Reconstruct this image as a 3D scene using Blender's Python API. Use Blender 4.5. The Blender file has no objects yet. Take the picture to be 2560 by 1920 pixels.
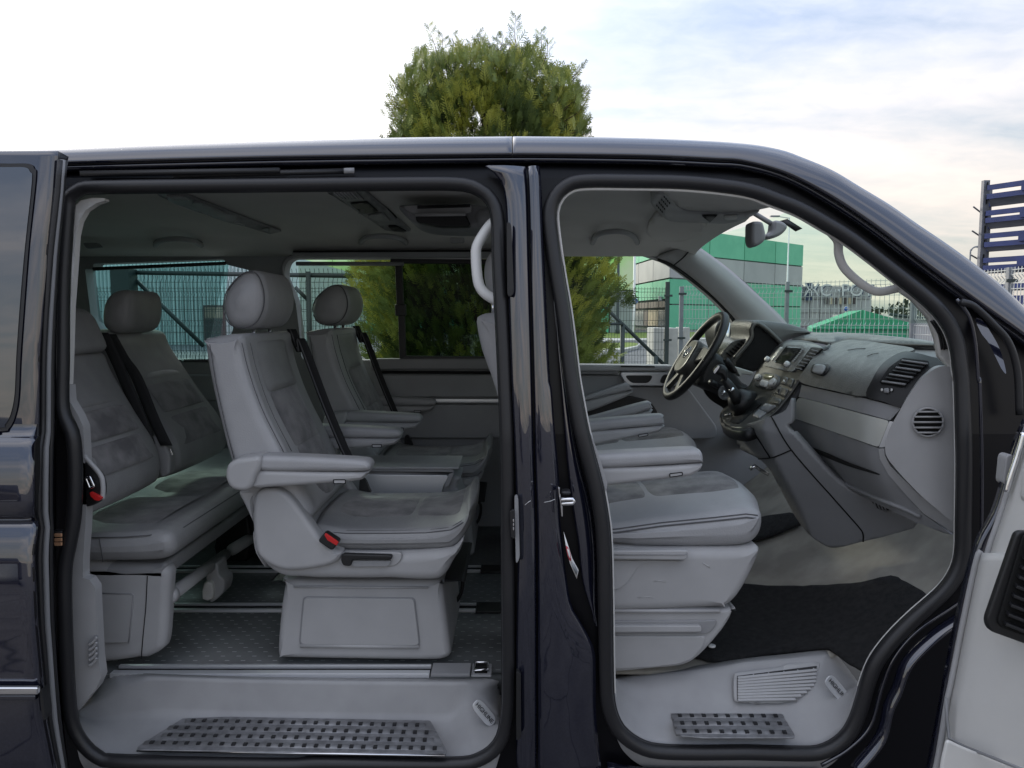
import bpy, bmesh, math, random
from mathutils import Vector, Matrix
from mathutils.geometry import tessellate_polygon, delaunay_2d_cdt
random.seed(7)
S = bpy.context.scene
R = math.radians
# ------------------------------------------------------------------ camera, world, sun, exposure
F = 1875.0; CX, CY = 1280.0, 960.0; CAMZ = 1.40; PITCH = R(5.1)
cd = bpy.data.cameras.new('camera'); cam = bpy.data.objects.new('camera', cd)
S.collection.objects.link(cam); S.camera = cam
cam.location = (0, 0, CAMZ); cam.rotation_euler = (R(90) - PITCH, 0, 0)
cd.sensor_width = 36; cd.lens = 36 * F / 2560; cd.clip_start = 0.05; cd.clip_end = 3000
SUN_EL, SUN_AZ = R(24), R(-38)            # azimuth from +Y towards +X
sdir = Vector((math.sin(SUN_AZ) * math.cos(SUN_EL), math.cos(SUN_AZ) * math.cos(SUN_EL), math.sin(SUN_EL)))
w = bpy.data.worlds.new('World'); S.world = w; w.use_nodes = True
nt = w.node_tree; nt.nodes.clear()
def nn(t, **k):
    n = nt.nodes.new(t)
    for a, b in k.items(): setattr(n, a, b)
    return n
out = nn('ShaderNodeOutputWorld'); bg = nn('ShaderNodeBackground'); bg.inputs[1].default_value = 0.1
nt.links.new(bg.outputs[0], out.inputs[0])
sky = nn('ShaderNodeTexSky', sky_type='NISHITA', sun_disc=False); sky.sun_elevation = SUN_EL; sky.sun_rotation = SUN_AZ
sky.air_density = 1.2; sky.dust_density = 2.5
tc = nn('ShaderNodeTexCoord')
def mth(op, a, b=None, c=None):
    n = nn('ShaderNodeMath', operation=op)
    for i, x in enumerate((a, b, c)):
        if x is None: continue
        if isinstance(x, (int, float)): n.inputs[i].default_value = x
        else: nt.links.new(x, n.inputs[i])
    return n.outputs[0]
def mixc(f, a, b):
    n = nn('ShaderNodeMix', data_type='RGBA')
    if isinstance(f, (int, float)): n.inputs[0].default_value = f
    else: nt.links.new(f, n.inputs[0])
    for i, x in ((6, a), (7, b)):
        if isinstance(x, tuple): n.inputs[i].default_value = (*x, 1)
        else: nt.links.new(x, n.inputs[i])
    return n.outputs[2]
def ramp(x, stops):
    n = nn('ShaderNodeValToRGB'); e = n.color_ramp.elements
    while len(e) < len(stops): e.new(0.5)
    for i, (p, c) in enumerate(stops):
        e[i].position = p; e[i].color = (c, c, c, 1) if not isinstance(c, tuple) else (*c, 1)
    nt.links.new(x, n.inputs[0]); return n.outputs[0]
nrm = nn('ShaderNodeVectorMath', operation='NORMALIZE'); nt.links.new(tc.outputs['Generated'], nrm.inputs[0])
sep = nn('ShaderNodeSeparateXYZ'); nt.links.new(nrm.outputs[0], sep.inputs[0])
zz = mth('ADD', mth('MAXIMUM', sep.outputs[2], 0.0), 0.16)
px, py = mth('DIVIDE', sep.outputs[0], zz), mth('DIVIDE', sep.outputs[1], zz)
cmb = nn('ShaderNodeCombineXYZ'); nt.links.new(px, cmb.inputs[0]); nt.links.new(mth('MULTIPLY', py, 1.25), cmb.inputs[1])
rot = nn('ShaderNodeMapping'); rot.inputs['Rotation'].default_value = (0, 0, R(35)); rot.inputs['Scale'].default_value = (0.55, 1.5, 1)
nt.links.new(cmb.outputs[0], rot.inputs[0])
def noise(vec, sc, det, ro=0.55, dis=0.0):
    n = nn('ShaderNodeTexNoise'); n.inputs['Scale'].default_value = sc; n.inputs['Detail'].default_value = det
    n.inputs['Roughness'].default_value = ro; n.inputs['Distortion'].default_value = dis
    nt.links.new(vec, n.inputs['Vector']); return n.outputs['Fac']
big = noise(rot.outputs[0], 0.75, 5, 0.5, 0.6); fine = noise(cmb.outputs[0], 7.0, 6, 0.6, 0.3)
cl = mth('ADD', mth('MULTIPLY', big, 0.82), mth('MULTIPLY', fine, 0.18))
mask = ramp(cl, [(0.42, 0.0), (0.54, 0.45), (0.68, 0.95)])
dt = nn('ShaderNodeVectorMath', operation='DOT_PRODUCT'); nt.links.new(nrm.outputs[0], dt.inputs[0]); dt.inputs[1].default_value = sdir
dpos = mth('MAXIMUM', dt.outputs['Value'], 0.0)
glow = mth('MULTIPLY', mth('POWER', dpos, 7.5), 9.0)
lowf = ramp(sep.outputs[2], [(0.0, 1.0), (0.14, 0.75), (0.34, 0.0)])
cloudc = mixc(lowf, (6.8, 6.75, 7.0), (7.8, 6.6, 5.7))
bluec = mixc(lowf, (3.2, 3.8, 5.2), (5.3, 5.4, 5.2))
skyc = mixc(0.35, bluec, sky.outputs[0])
tot0 = mixc(mask, skyc, cloudc)
ov = mth('ADD', mth('MULTIPLY', mth('MAXIMUM', sep.outputs[2], 0.0), 0.8), 0.76)   # overcast sky: brighter towards the zenith
sc_ = nn('ShaderNodeVectorMath', operation='SCALE'); nt.links.new(tot0, sc_.inputs[0]); nt.links.new(ov, sc_.inputs['Scale']); tot = sc_.outputs[0]
gl = nn('ShaderNodeCombineXYZ')
for i, k in enumerate((1.0, 0.97, 0.92)): nt.links.new(mth('MULTIPLY', glow, k), gl.inputs[i])
ad = nn('ShaderNodeVectorMath', operation='ADD'); nt.links.new(tot, ad.inputs[0]); nt.links.new(gl.outputs[0], ad.inputs[1])
nt.links.new(ad.outputs[0], bg.inputs[0])
sl = bpy.data.lights.new('sun', 'SUN'); sl.energy = 1.0; sl.angle = R(9); sl.color = (1.0, 0.93, 0.82)
so = bpy.data.objects.new('sun', sl); S.collection.objects.link(so); so.rotation_euler = sdir.to_track_quat('Z', 'Y').to_euler()
S.view_settings.view_transform = 'Standard'; S.view_settings.look = 'None'; S.view_settings.gamma = 1
S.view_settings.use_curve_mapping = False; S.view_settings.exposure = 0.86
S.cycles.max_bounces = 10; S.cycles.transparent_max_bounces = 16; S.cycles.diffuse_bounces = 5
# ------------------------------------------------------------------ tracing helpers: a pixel of the photograph plus a depth gives a point
def cr(x0, y0, s): return lambda x, y: (x0 + x / s, y0 + y / s)
s7 = 1936 / 700; s8 = 2037 / 700
A_ = cr(0, 300, s7); B_ = cr(600, 300, s7); C_ = cr(1250, 350, s7); D_ = cr(1860, 350, s7)
E_ = cr(0, 850, s7); F_ = cr(500, 850, s7); G_ = cr(1200, 850, s7); H_ = cr(1860, 850, s7)
I_ = cr(0, 1350, s8); J_ = cr(600, 1350, s8); K_ = cr(1250, 1350, s8); L_ = cr(1860, 1350, s8)
M_ = cr(900, 0, 3.16); N_ = cr(1600, 700, 3.95); O_ = cr(1650, 500, 3.16); P_ = cr(2400, 430, 4.481)
Q_ = cr(2040, 650, 7.373); R_ = cr(1460, 700, 7.373); S_ = cr(200, 640, 6.144); T_ = cr(700, 640, 6.144)
W_ = cr(380, 460, 5.267); U_ = cr(1240, 1150, 5.029); V_ = cr(0, 1000, 5.183); X_ = cr(1780, 820, 6.38); Z_ = lambda x, y: (x, y)
def T(f, *c): return [f(c[i], c[i + 1]) for i in range(0, len(c), 2)]
cp, sp = math.cos(PITCH), math.sin(PITCH)
def ray(p):
    x = (p[0] - CX) / F; y = -(p[1] - CY) / F
    return Vector((x, cp + y * sp, y * cp - sp))
def at(p, Y):
    d = ray(p); t = Y / d.y; return Vector((d.x * t, Y, CAMZ + d.z * t))
def atx(p, X):
    d = ray(p); t = X / d.x; return Vector((X, d.y * t, CAMZ + d.z * t))
def atz(p, Z):
    d = ray(p); t = (Z - CAMZ) / d.z; return Vector((d.x * t, d.y * t, Z))
def itp(x, tab):
    if x <= tab[0][0]: return tab[0][1]
    for (a, b), (c, d) in zip(tab, tab[1:]):
        if x <= c: return b + (d - b) * (x - a) / (c - a)
    return tab[-1][1]
def on(p, fx):
    """first hit of the pixel's ray with the surface X = fx(Y, Z)"""
    d = ray(p); lo = 0.9
    def g(t): return d.x * t - fx(d.y * t, CAMZ + d.z * t)
    t = lo; prev = g(t)
    while t < 6:
        t2 = t + 0.03; c = g(t2)
        if prev < 0 <= c:
            a, b = t, t2
            for _ in range(18):
                m = (a + b) / 2
                if g(m) < 0: a = m
                else: b = m
            t = a; break
        prev = c; t = t2
    return Vector((d.x * t, d.y * t, CAMZ + d.z * t))
def cs(p, closed=False, n=6):
    p = [Vector(q) for q in p]; o = []; m = len(p)
    rng = range(m if closed else m - 1)
    for i in rng:
        a = p[(i - 1) % m] if closed or i > 0 else p[0] * 2 - p[1]
        b = p[i]; c = p[(i + 1) % m]
        d = p[(i + 2) % m] if closed or i + 2 < m else p[-1] * 2 - p[-2]
        for k in range(n):
            t = k / n
            o.append(0.5 * ((2 * b) + (c - a) * t + (2 * a - 5 * b + 4 * c - d) * t * t + (3 * b - a - 3 * c + d) * t ** 3))
    if not closed: o.append(p[-1].copy())
    return o
def fil(p, r, n=5):
    """closed polygon with every corner rounded"""
    p = [Vector(q) for q in p]; o = []; m = len(p)
    for i in range(m):
        a, b, c = p[i - 1], p[i], p[(i + 1) % m]
        la, lc = (a - b).length, (c - b).length
        ra = min(r, la * .48); rc = min(r, lc * .48)
        s = b + (a - b).normalized() * ra if la else b; e = b + (c - b).normalized() * rc if lc else b
        for k in range(n + 1):
            t = k / n; o.append(s * (1 - t) ** 2 + b * 2 * t * (1 - t) + e * t * t)
    return o
def resample(p, n, closed=False):
    p = [Vector(q) for q in p]
    if closed: p = p + [p[0]]
    L = [0]
    for a, b in zip(p, p[1:]): L.append(L[-1] + (b - a).length)
    o = []; j = 0
    for i in range(n):
        s = L[-1] * i / (n if closed else n - 1)
        while j < len(L) - 2 and L[j + 1] < s: j += 1
        q = (s - L[j]) / max(1e-9, L[j + 1] - L[j]); o.append(p[j].lerp(p[j + 1], min(1, q)))
    return o
def YY(pts, Y): return [at(p, Y) for p in pts]
# ------------------------------------------------------------------ object helpers
def thing(name, label, cat, loc=(0, 0, 0), group=None):
    o = bpy.data.objects.new(name, None); o.empty_display_size = .1; S.collection.objects.link(o); o.location = loc
    o['label'] = label; o['category'] = cat
    if group: o['group'] = group
    return o
def tag(o, label, cat, group=None):
    o['label'] = label; o['category'] = cat
    if group: o['group'] = group
    return o
def rootloc(p):
    l = Vector((0, 0, 0))
    while p is not None: l += p.location; p = p.parent
    return l
def mk(name, verts, faces, m, parent=None, smooth=True, bevel=0, seg=2, solid=0, off=-1, sub=0, loc=None, kind=None, label=None, wn=False):
    base = rootloc(parent) + (Vector(loc) if loc else Vector((0, 0, 0)))
    me = bpy.data.meshes.new(name); me.from_pydata([tuple(Vector(v) - base) for v in verts], [], faces); me.update()
    if m: me.materials.append(m)
    o = bpy.data.objects.new(name, me); S.collection.objects.link(o)
    if loc: o.location = loc
    if parent is not None: o.parent = parent
    if smooth: me.polygons.foreach_set('use_smooth', [True] * len(me.polygons))
    if solid:
        q = o.modifiers.new('solid', 'SOLIDIFY'); q.thickness = solid; q.offset = off
    if bevel:
        q = o.modifiers.new('bevel', 'BEVEL'); q.width = bevel; q.segments = seg; q.limit_method = 'ANGLE'; q.angle_limit = R(35)
        wn = True
    if sub:
        q = o.modifiers.new('sub', 'SUBSURF'); q.levels = q.render_levels = sub
    if wn:
        q = o.modifiers.new('wn', 'WEIGHTED_NORMAL'); q.keep_sharp = True
    if kind: o['kind'] = kind
    if label: o['label'] = label
    return o
class MB:
    def __init__(s): s.v = []; s.f = []
    def add(s, v, f):
        n = len(s.v); s.v += [Vector(q) for q in v]; s.f += [tuple(i + n for i in t) for t in f]
    def box(s, a, b):
        x0, y0, z0 = a; x1, y1, z1 = b
        s.add([(x0, y0, z0), (x1, y0, z0), (x1, y1, z0), (x0, y1, z0), (x0, y0, z1), (x1, y0, z1), (x1, y1, z1), (x0, y1, z1)],
              [(0, 3, 2, 1), (4, 5, 6, 7), (0, 1, 5, 4), (1, 2, 6, 5), (2, 3, 7, 6), (3, 0, 4, 7)])
    def bar(s, a, b, w, h=None, up=(0, 0, 1)):
        a = Vector(a); b = Vector(b); h = h or w; d = (b - a).normalized(); up = Vector(up)
        if abs(d.dot(up)) > .95: up = Vector((0, 1, 0))
        x = d.cross(up).normalized() * w / 2; y = x.cross(d).normalized() * h / 2
        s.add([a - x - y, a + x - y, a + x + y, a - x + y, b - x - y, b + x - y, b + x + y, b - x + y],
              [(0, 3, 2, 1), (4, 5, 6, 7), (0, 1, 5, 4), (1, 2, 6, 5), (2, 3, 7, 6), (3, 0, 4, 7)])
    def tube(s, pts, r, n=8, closed=False, r2=None, flat=None):
        """flat: second radius along Y for an oval section"""
        pts = [Vector(q) for q in pts]; m = len(pts); vs = []; nrm0 = None
        for i, p in enumerate(pts):
            if closed: t = pts[(i + 1) % m] - pts[i - 1]
            else: t = pts[min(i + 1, m - 1)] - pts[max(i - 1, 0)]
            t.normalize()
            if nrm0 is None:
                up = Vector((0, 1, 0)) if abs(t.y) < .9 else Vector((0, 0, 1))
                a = up - t * up.dot(t)
            else: a = nrm0 - t * nrm0.dot(t)
            a.normalize(); nrm0 = a; b = t.cross(a)
            rr = r if r2 is None else r + (r2 - r) * i / (m - 1)
            fl = rr if flat is None else flat
            for k in range(n):
                th = 2 * math.pi * k / n; vs.append(p + a * math.cos(th) * fl + b * math.sin(th) * rr)
        fs = []
        for i in range(m if closed else m - 1):
            for k in range(n):
                a0 = i * n + k; a1 = i * n + (k + 1) % n; b0 = ((i + 1) % m) * n + k; b1 = ((i + 1) % m) * n + (k + 1) % n
                fs.append((a0, b0, b1, a1))
        if not closed: fs += [tuple(range(n)), tuple(range((m - 1) * n, m * n))[::-1]]
        s.add(vs, fs)
    def lathe(s, prof, c, axis=(0, 0, 1), n=20):
        c = Vector(c); q = Vector(axis).to_track_quat('Z', 'Y'); vs = []
        for r, z in prof:
            for k in range(n):
                t = 2 * math.pi * k / n; vs.append(c + q @ Vector((r * math.cos(t), r * math.sin(t), z)))
        fs = [(i * n + k, i * n + (k + 1) % n, (i + 1) * n + (k + 1) % n, (i + 1) * n + k) for i in range(len(prof) - 1) for k in range(n)]
        fs += [tuple(range(n))[::-1], tuple(range((len(prof) - 1) * n, len(prof) * n))]
        s.add(vs, fs)
    def build(s, name, m, parent=None, **k): return mk(name, s.v, s.f, m, parent, **k)
def slab(name, pts, Y0, Y1, m, parent=None, bevel=.003, **k):
    """outline lying in a plane across the view, given real thickness"""
    v = YY(pts, Y0); n = len(v); v2 = [Vector((q.x, Y1, q.z)) for q in v]
    f = [tuple(range(n)), tuple(range(n, 2 * n))[::-1]] + [(i, n + i, n + (i + 1) % n, (i + 1) % n) for i in range(n)]
    return mk(name, v + v2, f, m, parent, bevel=bevel, **k)
def plain(pts, Y): return [(q.x, q.z) for q in YY(pts, Y)]
def pillow(name, xz, Y0, Y1, r, m, parent=None, k=5, bul=0.0, **kw):
    """soft body: closed outline in the XZ plane swept along Y with rounded ends"""
    p = [Vector((a[0], a[1])) for a in xz]; q_ = p + [p[0]]; per = sum((a - b).length for a, b in zip(q_, q_[1:]))
    n = max(28, min(110, int(per / .011))); p = resample(p, n, True)
    ar = sum(p[i].x * p[(i + 1) % n].y - p[(i + 1) % n].x * p[i].y for i in range(n)); sg = 1 if ar > 0 else -1
    xs_ = [a.x for a in p]; zs_ = [a.y for a in p]; r = min(r, (Y1 - Y0) * .48, .42 * min(max(xs_) - min(xs_), max(zs_) - min(zs_)))
    nr = []; lim = []
    for i in range(n):
        t = (p[(i + 1) % n] - p[i - 1]); t = t.normalized() if t.length > 1e-9 else Vector((1, 0)); nr.append(Vector((-t.y, t.x)) * sg)
    for i in range(n):          # radius of the largest disc inside the outline touching it here
        m_ = 9.0
        for j in range(n):
            if j == i: continue
            d = p[j] - p[i]; h = nr[i].dot(d)
            if h > 1e-5: m_ = min(m_, d.length_squared / (2 * h))
        lim.append(m_)
    for _ in range(2): lim = [min(lim[i], .5 * (lim[i - 1] + lim[(i + 1) % n]) + .004) for i in range(n)]
    lim = [min(a, r * 1.35) for a in lim]
    for _ in range(5): lim = [min(lim[i], (lim[i - 2] + lim[i - 1] + lim[i] + lim[(i + 1) % n] + lim[(i + 2) % n]) / 5) for i in range(n)]
    def inset(d, f=.80): return [p[i] + nr[i] * min(d, f * lim[i]) for i in range(n)]
    core_ = inset(r * 1.2, .86); v = [Vector((q.x, Y0, q.y)) for q in core_]; rings = 1
    ins = [inset(r * (1 - math.sin(j / k * math.pi / 2))) for j in range(k + 1)]
    for j in range(k + 1):
        a = j / k * math.pi / 2
        for q in ins[j]: v.append(Vector((q.x, Y0 + r * (1 - math.cos(a)), q.y)))
        rings += 1
    if bul:
        c = sum(p, Vector((0, 0))) / n
        for q in (.25, .5, .75):
            for a, u in zip(p, nr): v.append(Vector((a.x - u.x * bul * (1 - abs(q - .5)), Y0 + (Y1 - Y0) * q, a.y - u.y * bul * (1 - abs(q - .5)))))
            rings += 1
    for j in range(k, -1, -1):
        a = j / k * math.pi / 2
        for q in ins[j]: v.append(Vector((q.x, Y1 - r * (1 - math.cos(a)), q.y)))
        rings += 1
    v += [Vector((q.x, Y1, q.y)) for q in core_]; rings += 1
    f = [(i * n + a, (i + 1) * n + a, (i + 1) * n + (a + 1) % n, i * n + (a + 1) % n) for i in range(rings - 1) for a in range(n)]
    nside = len(f)
    for b0 in (0, (rings - 1) * n):
        tr = tessellate_polygon([[Vector((v[b0 + i].x, v[b0 + i].z, 0)) for i in range(n)]]); f += [tuple(b0 + i for i in t) for t in tr]
    o = mk(name, v, f, m, parent, **kw)
    bm = bmesh.new(); bm.from_mesh(o.data); bmesh.ops.recalc_face_normals(bm, faces=bm.faces[:]); bm.to_mesh(o.data); bm.free()
    return o
def puff(name, xz, Y0, Y1, r, m, parent=None, dome=.012, **kw):
    """rounded convex cushion such as a headrest: the outline swept along Y with domed ends"""
    p = resample([Vector((a[0], a[1])) for a in xz], 56, True); n = len(p); c = sum(p, Vector((0, 0))) / n
    R_av = sum((a - c).length for a in p) / n; pr = []; r = min(r, R_av * .6)
    s0 = 1 - r / R_av
    for s_, dy in ((.06, -dome), (.35, -dome * .94), (.62, -dome * .80), (.84, -dome * .62)): pr.append((s_ * s0, dy))
    for j in range(0, 8):
        a = j / 7 * math.pi / 2; pr.append((1 - r / R_av * (1 - math.sin(a)), -dome * .45 * (1 - j / 7) + r * (1 - math.cos(a)) * 1.0))
    v = []
    for s_, dy in pr:
        for q in p: w_ = c + (q - c) * s_; v.append(Vector((w_.x, Y0 + dy, w_.y)))
    for s_, dy in reversed(pr):
        for q in p: w_ = c + (q - c) * s_; v.append(Vector((w_.x, Y1 - dy, w_.y)))
    k = len(pr) * 2
    f = [(i * n + a, (i + 1) * n + a, (i + 1) * n + (a + 1) % n, i * n + (a + 1) % n) for i in range(k - 1) for a in range(n)] + [tuple(range(n)), tuple(range((k - 1) * n, k * n))[::-1]]
    o = mk(name, v, f, m, parent, **kw)
    bm = bmesh.new(); bm.from_mesh(o.data); bmesh.ops.recalc_face_normals(bm, faces=bm.faces[:]); bm.to_mesh(o.data); bm.free()
    return o
def grid(name, rows, m, parent=None, solid=0, **k):
    nr, nc = len(rows), len(rows[0]); v = [q for r_ in rows for q in r_]
    f = [(i * nc + j, i * nc + j + 1, (i + 1) * nc + j + 1, (i + 1) * nc + j) for i in range(nr - 1) for j in range(nc - 1)]
    a = sum((Vector(v[t[1]]) - Vector(v[t[0]])).cross(Vector(v[t[3]]) - Vector(v[t[0]])).dot(Vector((0, 0, CAMZ)) - Vector(v[t[0]])) for t in f)
    if a < 0: f = [t[::-1] for t in f]
    return mk(name, v, f, m, parent, solid=solid, **k)
def ribbon(name, pa, pb, m, parent=None, bul=0, nu=40, nv=8, bd=(0, -1, 0), sub=True, **k):
    """surface between two 3D lines, bulging along bd"""
    a = resample(cs(pa) if len(pa) > 2 else pa, nu); b = resample(cs(pb) if len(pb) > 2 else pb, nu); bd = Vector(bd)
    rows = [[a[i].lerp(b[i], j / nv) + bd * bul * math.sin(math.pi * j / nv) for i in range(nu)] for j in range(nv + 1)]
    return grid(name, rows, m, parent, **k)
def drape(name, poly, fn, m, parent=None, step=12, holes=(), solid=.006, off=-1, **k):
    """region outlined in the photograph laid on a modelled surface"""
    loops = [[Vector((p[0], p[1])) for p in poly]] + [[Vector((p[0], p[1])) for p in h] for h in holes]
    def inside(q, L):
        c = False; n = len(L)
        for i in range(n):
            a, b = L[i], L[i - 1]
            if (a.y > q.y) != (b.y > q.y) and q.x < (b.x - a.x) * (q.y - a.y) / (b.y - a.y) + a.x: c = not c
        return c
    dn = []
    for L in loops:
        o = []
        for i in range(len(L)):
            a, b = L[i], L[(i + 1) % len(L)]; q = max(1, int((b - a).length / step))
            o += [a.lerp(b, t / q) for t in range(q)]
        dn.append(o)
    vs = []; ed = []
    for L in dn:
        n0 = len(vs); vs += L; ed += [(n0 + i, n0 + (i + 1) % len(L)) for i in range(len(L))]
    x0 = min(p.x for p in loops[0]); x1 = max(p.x for p in loops[0]); y0 = min(p.y for p in loops[0]); y1 = max(p.y for p in loops[0])
    y = y0 + step / 2
    while y < y1:
        x = x0 + step / 2
        while x < x1:
            q = Vector((x, y))
            if inside(q, dn[0]) and not any(inside(q, h) for h in dn[1:]): vs.append(q)
            x += step
        y += step
    r = delaunay_2d_cdt(vs, ed, [], 0, 1e-4)
    nv = r[0]; fs = []
    for t in r[2]:
        c = (nv[t[0]] + nv[t[1]] + nv[t[2]]) / 3
        if inside(c, dn[0]) and not any(inside(c, h) for h in dn[1:]): fs.append(tuple(t))
    v3 = [fn(p) for p in nv]
    # orient towards the camera
    a = 0
    for t in fs[:60]:
        nr = (v3[t[1]] - v3[t[0]]).cross(v3[t[2]] - v3[t[0]]); a += nr.dot(Vector((0, 0, CAMZ)) - v3[t[0]])
    if a < 0: fs = [t[::-1] for t in fs]
    return mk(name, v3, fs, m, parent, solid=solid, off=off, **k)
def box(name, a, b, m, parent=None, bevel=.003, **k):
    q = MB(); q.box(a, b); return q.build(name, m, parent, bevel=bevel, **k)
def tube(name, pts, r, m, parent=None, n=10, closed=False, **k):
    q = MB(); fl = k.pop('flat', None); r2 = k.pop('r2', None); q.tube(pts, r, n, closed, r2, fl); return q.build(name, m, parent, **k)
# ------------------------------------------------------------------ materials
def mat(name, col, rough=.5, metal=0, coat=0, nz=0, ns=20, bump=0, bs=200, col2=None, ior=1.5, sheen=0, detail=4, cior=1.5):
    m = bpy.data.materials.new(name); m.use_nodes = True; t = m.node_tree; b = t.nodes['Principled BSDF']
    b.inputs['Base Color'].default_value = (*col, 1); b.inputs['Roughness'].default_value = rough; b.inputs['Metallic'].default_value = metal
    b.inputs['Coat Weight'].default_value = coat; b.inputs['Coat Roughness'].default_value = .02; b.inputs['Coat IOR'].default_value = cior; b.inputs['IOR'].default_value = ior
    if sheen: b.inputs['Sheen Weight'].default_value = sheen; b.inputs['Sheen Roughness'].default_value = .4
    L = t.links.new; c = t.nodes.new('ShaderNodeTexCoord')
    if nz:
        n = t.nodes.new('ShaderNodeTexNoise'); n.inputs['Scale'].default_value = ns; n.inputs['Detail'].default_value = detail
        L(c.outputs['Object'], n.inputs['Vector'])
        r = t.nodes.new('ShaderNodeMapRange'); r.inputs[1].default_value = .35; r.inputs[2].default_value = .65; L(n.outputs['Fac'], r.inputs[0])
        x = t.nodes.new('ShaderNodeMix'); x.data_type = 'RGBA'; L(r.outputs[0], x.inputs[0])
        c2 = col2 or tuple(v * (1 - nz) for v in col); x.inputs[6].default_value = (*col, 1); x.inputs[7].default_value = (*c2, 1)
        L(x.outputs[2], b.inputs['Base Color'])
        rr = t.nodes.new('ShaderNodeMapRange'); rr.inputs[1].default_value = .3; rr.inputs[2].default_value = .7
        rr.inputs[3].default_value = max(0, rough - .06); rr.inputs[4].default_value = min(1, rough + .06); L(n.outputs['Fac'], rr.inputs[0]); L(rr.outputs[0], b.inputs['Roughness'])
    if bump:
        n = t.nodes.new('ShaderNodeTexNoise'); n.inputs['Scale'].default_value = bs; n.inputs['Detail'].default_value = 3; L(c.outputs['Object'], n.inputs['Vector'])
        u = t.nodes.new('ShaderNodeBump'); u.inputs['Strength'].default_value = bump; u.inputs['Distance'].default_value = .002; L(n.outputs['Fac'], u.inputs['Height']); L(u.outputs[0], b.inputs['Normal'])
    return m
def glassmat(name, tint, refl=.08):
    m = bpy.data.materials.new(name); m.use_nodes = True; t = m.node_tree; t.nodes.clear(); L = t.links.new
    o = t.nodes.new('ShaderNodeOutputMaterial'); a = t.nodes.new('ShaderNodeBsdfTransparent'); a.inputs[0].default_value = (*tint, 1)
    g = t.nodes.new('ShaderNodeBsdfGlossy'); g.inputs['Roughness'].default_value = .01; g.inputs[0].default_value = (.9, .95, .95, 1)
    f = t.nodes.new('ShaderNodeFresnel'); f.inputs[0].default_value = 1.45; x = t.nodes.new('ShaderNodeMixShader')
    q = t.nodes.new('ShaderNodeMath'); q.operation = 'MULTIPLY'; q.inputs[1].default_value = refl / .034 * .5; L(f.outputs[0], q.inputs[0])
    L(q.outputs[0], x.inputs[0]); L(a.outputs[0], x.inputs[1]); L(g.outputs[0], x.inputs[2]); L(x.outputs[0], o.inputs[0]); return m
m_paint = mat('navy_black_paint', (.011, .0125, .028), .28, .35, 1.0, ior=1.2, cior=2.0, nz=.15, ns=160, bump=.06, bs=900)
m_paintd = mat('navy_black_paint_inner', (.003, .003, .005), .32, 0, 0, ior=1.35)
m_rubber = mat('black_rubber', (.016, .016, .018), .42, bump=.15, bs=300)
m_black = mat('black_plastic', (.012, .012, .013), .45, bump=.2, bs=400)
m_void = mat('dark_recess', (.004, .004, .004), .9)
m_grey = mat('grey_plastic', (.40, .398, .402), .48, nz=.09, ns=9, bump=.25, bs=900)
m_scuff = mat('scuffed_grey_plastic', (.335, .334, .34), .5, nz=.09, ns=14, bump=.3, bs=900, detail=12)
m_greyd = mat('mid_grey_plastic', (.27, .272, .28), .5, nz=.06, ns=9, bump=.25, bs=900)
m_greyl = mat('light_grey_trim', (.66, .65, .625), .5, nz=.04, ns=9, bump=.2, bs=900)
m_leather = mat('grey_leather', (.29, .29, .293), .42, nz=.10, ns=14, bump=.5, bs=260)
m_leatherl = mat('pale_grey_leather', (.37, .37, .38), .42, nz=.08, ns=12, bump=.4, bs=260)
m_suede = mat('grey_suede', (.24, .235, .235), .9, nz=.4, ns=17, bump=.4, bs=500, sheen=.3, col2=(.115, .112, .118), detail=7)
m_head = mat('headliner_fabric', (.68, .66, .63), .95, nz=.05, ns=6, bump=.3, bs=600)
m_wall = mat('side_trim_grey', (.31, .315, .325), .7, nz=.08, ns=8, bump=.2, bs=600)
m_carpet = mat('grey_carpet', (.44, .415, .36), 1, nz=.35, ns=7, bump=1, bs=900, detail=8)
m_mat = mat('black_carpet', (.014, .014, .015), 1, nz=.5, ns=60, bump=1, bs=900)
m_dash = mat('dark_dash', (.12, .122, .12), .36, nz=.1, ns=30, bump=.7, bs=380)
m_console = mat('anthracite_console', (.13, .128, .12), .32, .5, nz=.15, ns=9, bump=.1, bs=500)
m_alu = mat('brushed_metal', (.74, .75, .77), .34, .55)
m_champ = mat('champagne_metal_trim', (.60, .61, .57), .3, .3)
m_chrome = mat('chrome', (.8, .8, .82), .12, 1)
m_plate = mat('worn_steel', (.27, .27, .28), .48, .3, nz=.35, ns=40, detail=8)
m_white = mat('white_plastic', (.74, .74, .73), .4, bump=.15, bs=700)
m_belt = mat('black_webbing', (.012, .012, .013), .7, bump=.6, bs=900)
m_red = mat('red_button', (.55, .02, .02), .35)
m_thread = mat('seam_thread', (.10, .10, .105), .8)
m_threadl = mat('pale_thread', (.5, .5, .5), .8)
m_screen = mat('screen_glass', (.03, .032, .03), .08)
m_glassw = glassmat('green_windscreen_glass', (.82, .96, .87), .008)
m_glassd = glassmat('clear_door_glass', (.88, .95, .91), .006)
m_glasst = glassmat('turquoise_tint_glass', (.62, .93, .87), .01)
m_glassp = glassmat('privacy_glass', (.13, .19, .15), .006)
m_blind = glassmat('blind_mesh', (.56, .60, .60), .0)
m_glassx = mat('black_window_glass', (.02, .022, .03), .03, 0, 1, cior=2.0)
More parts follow.
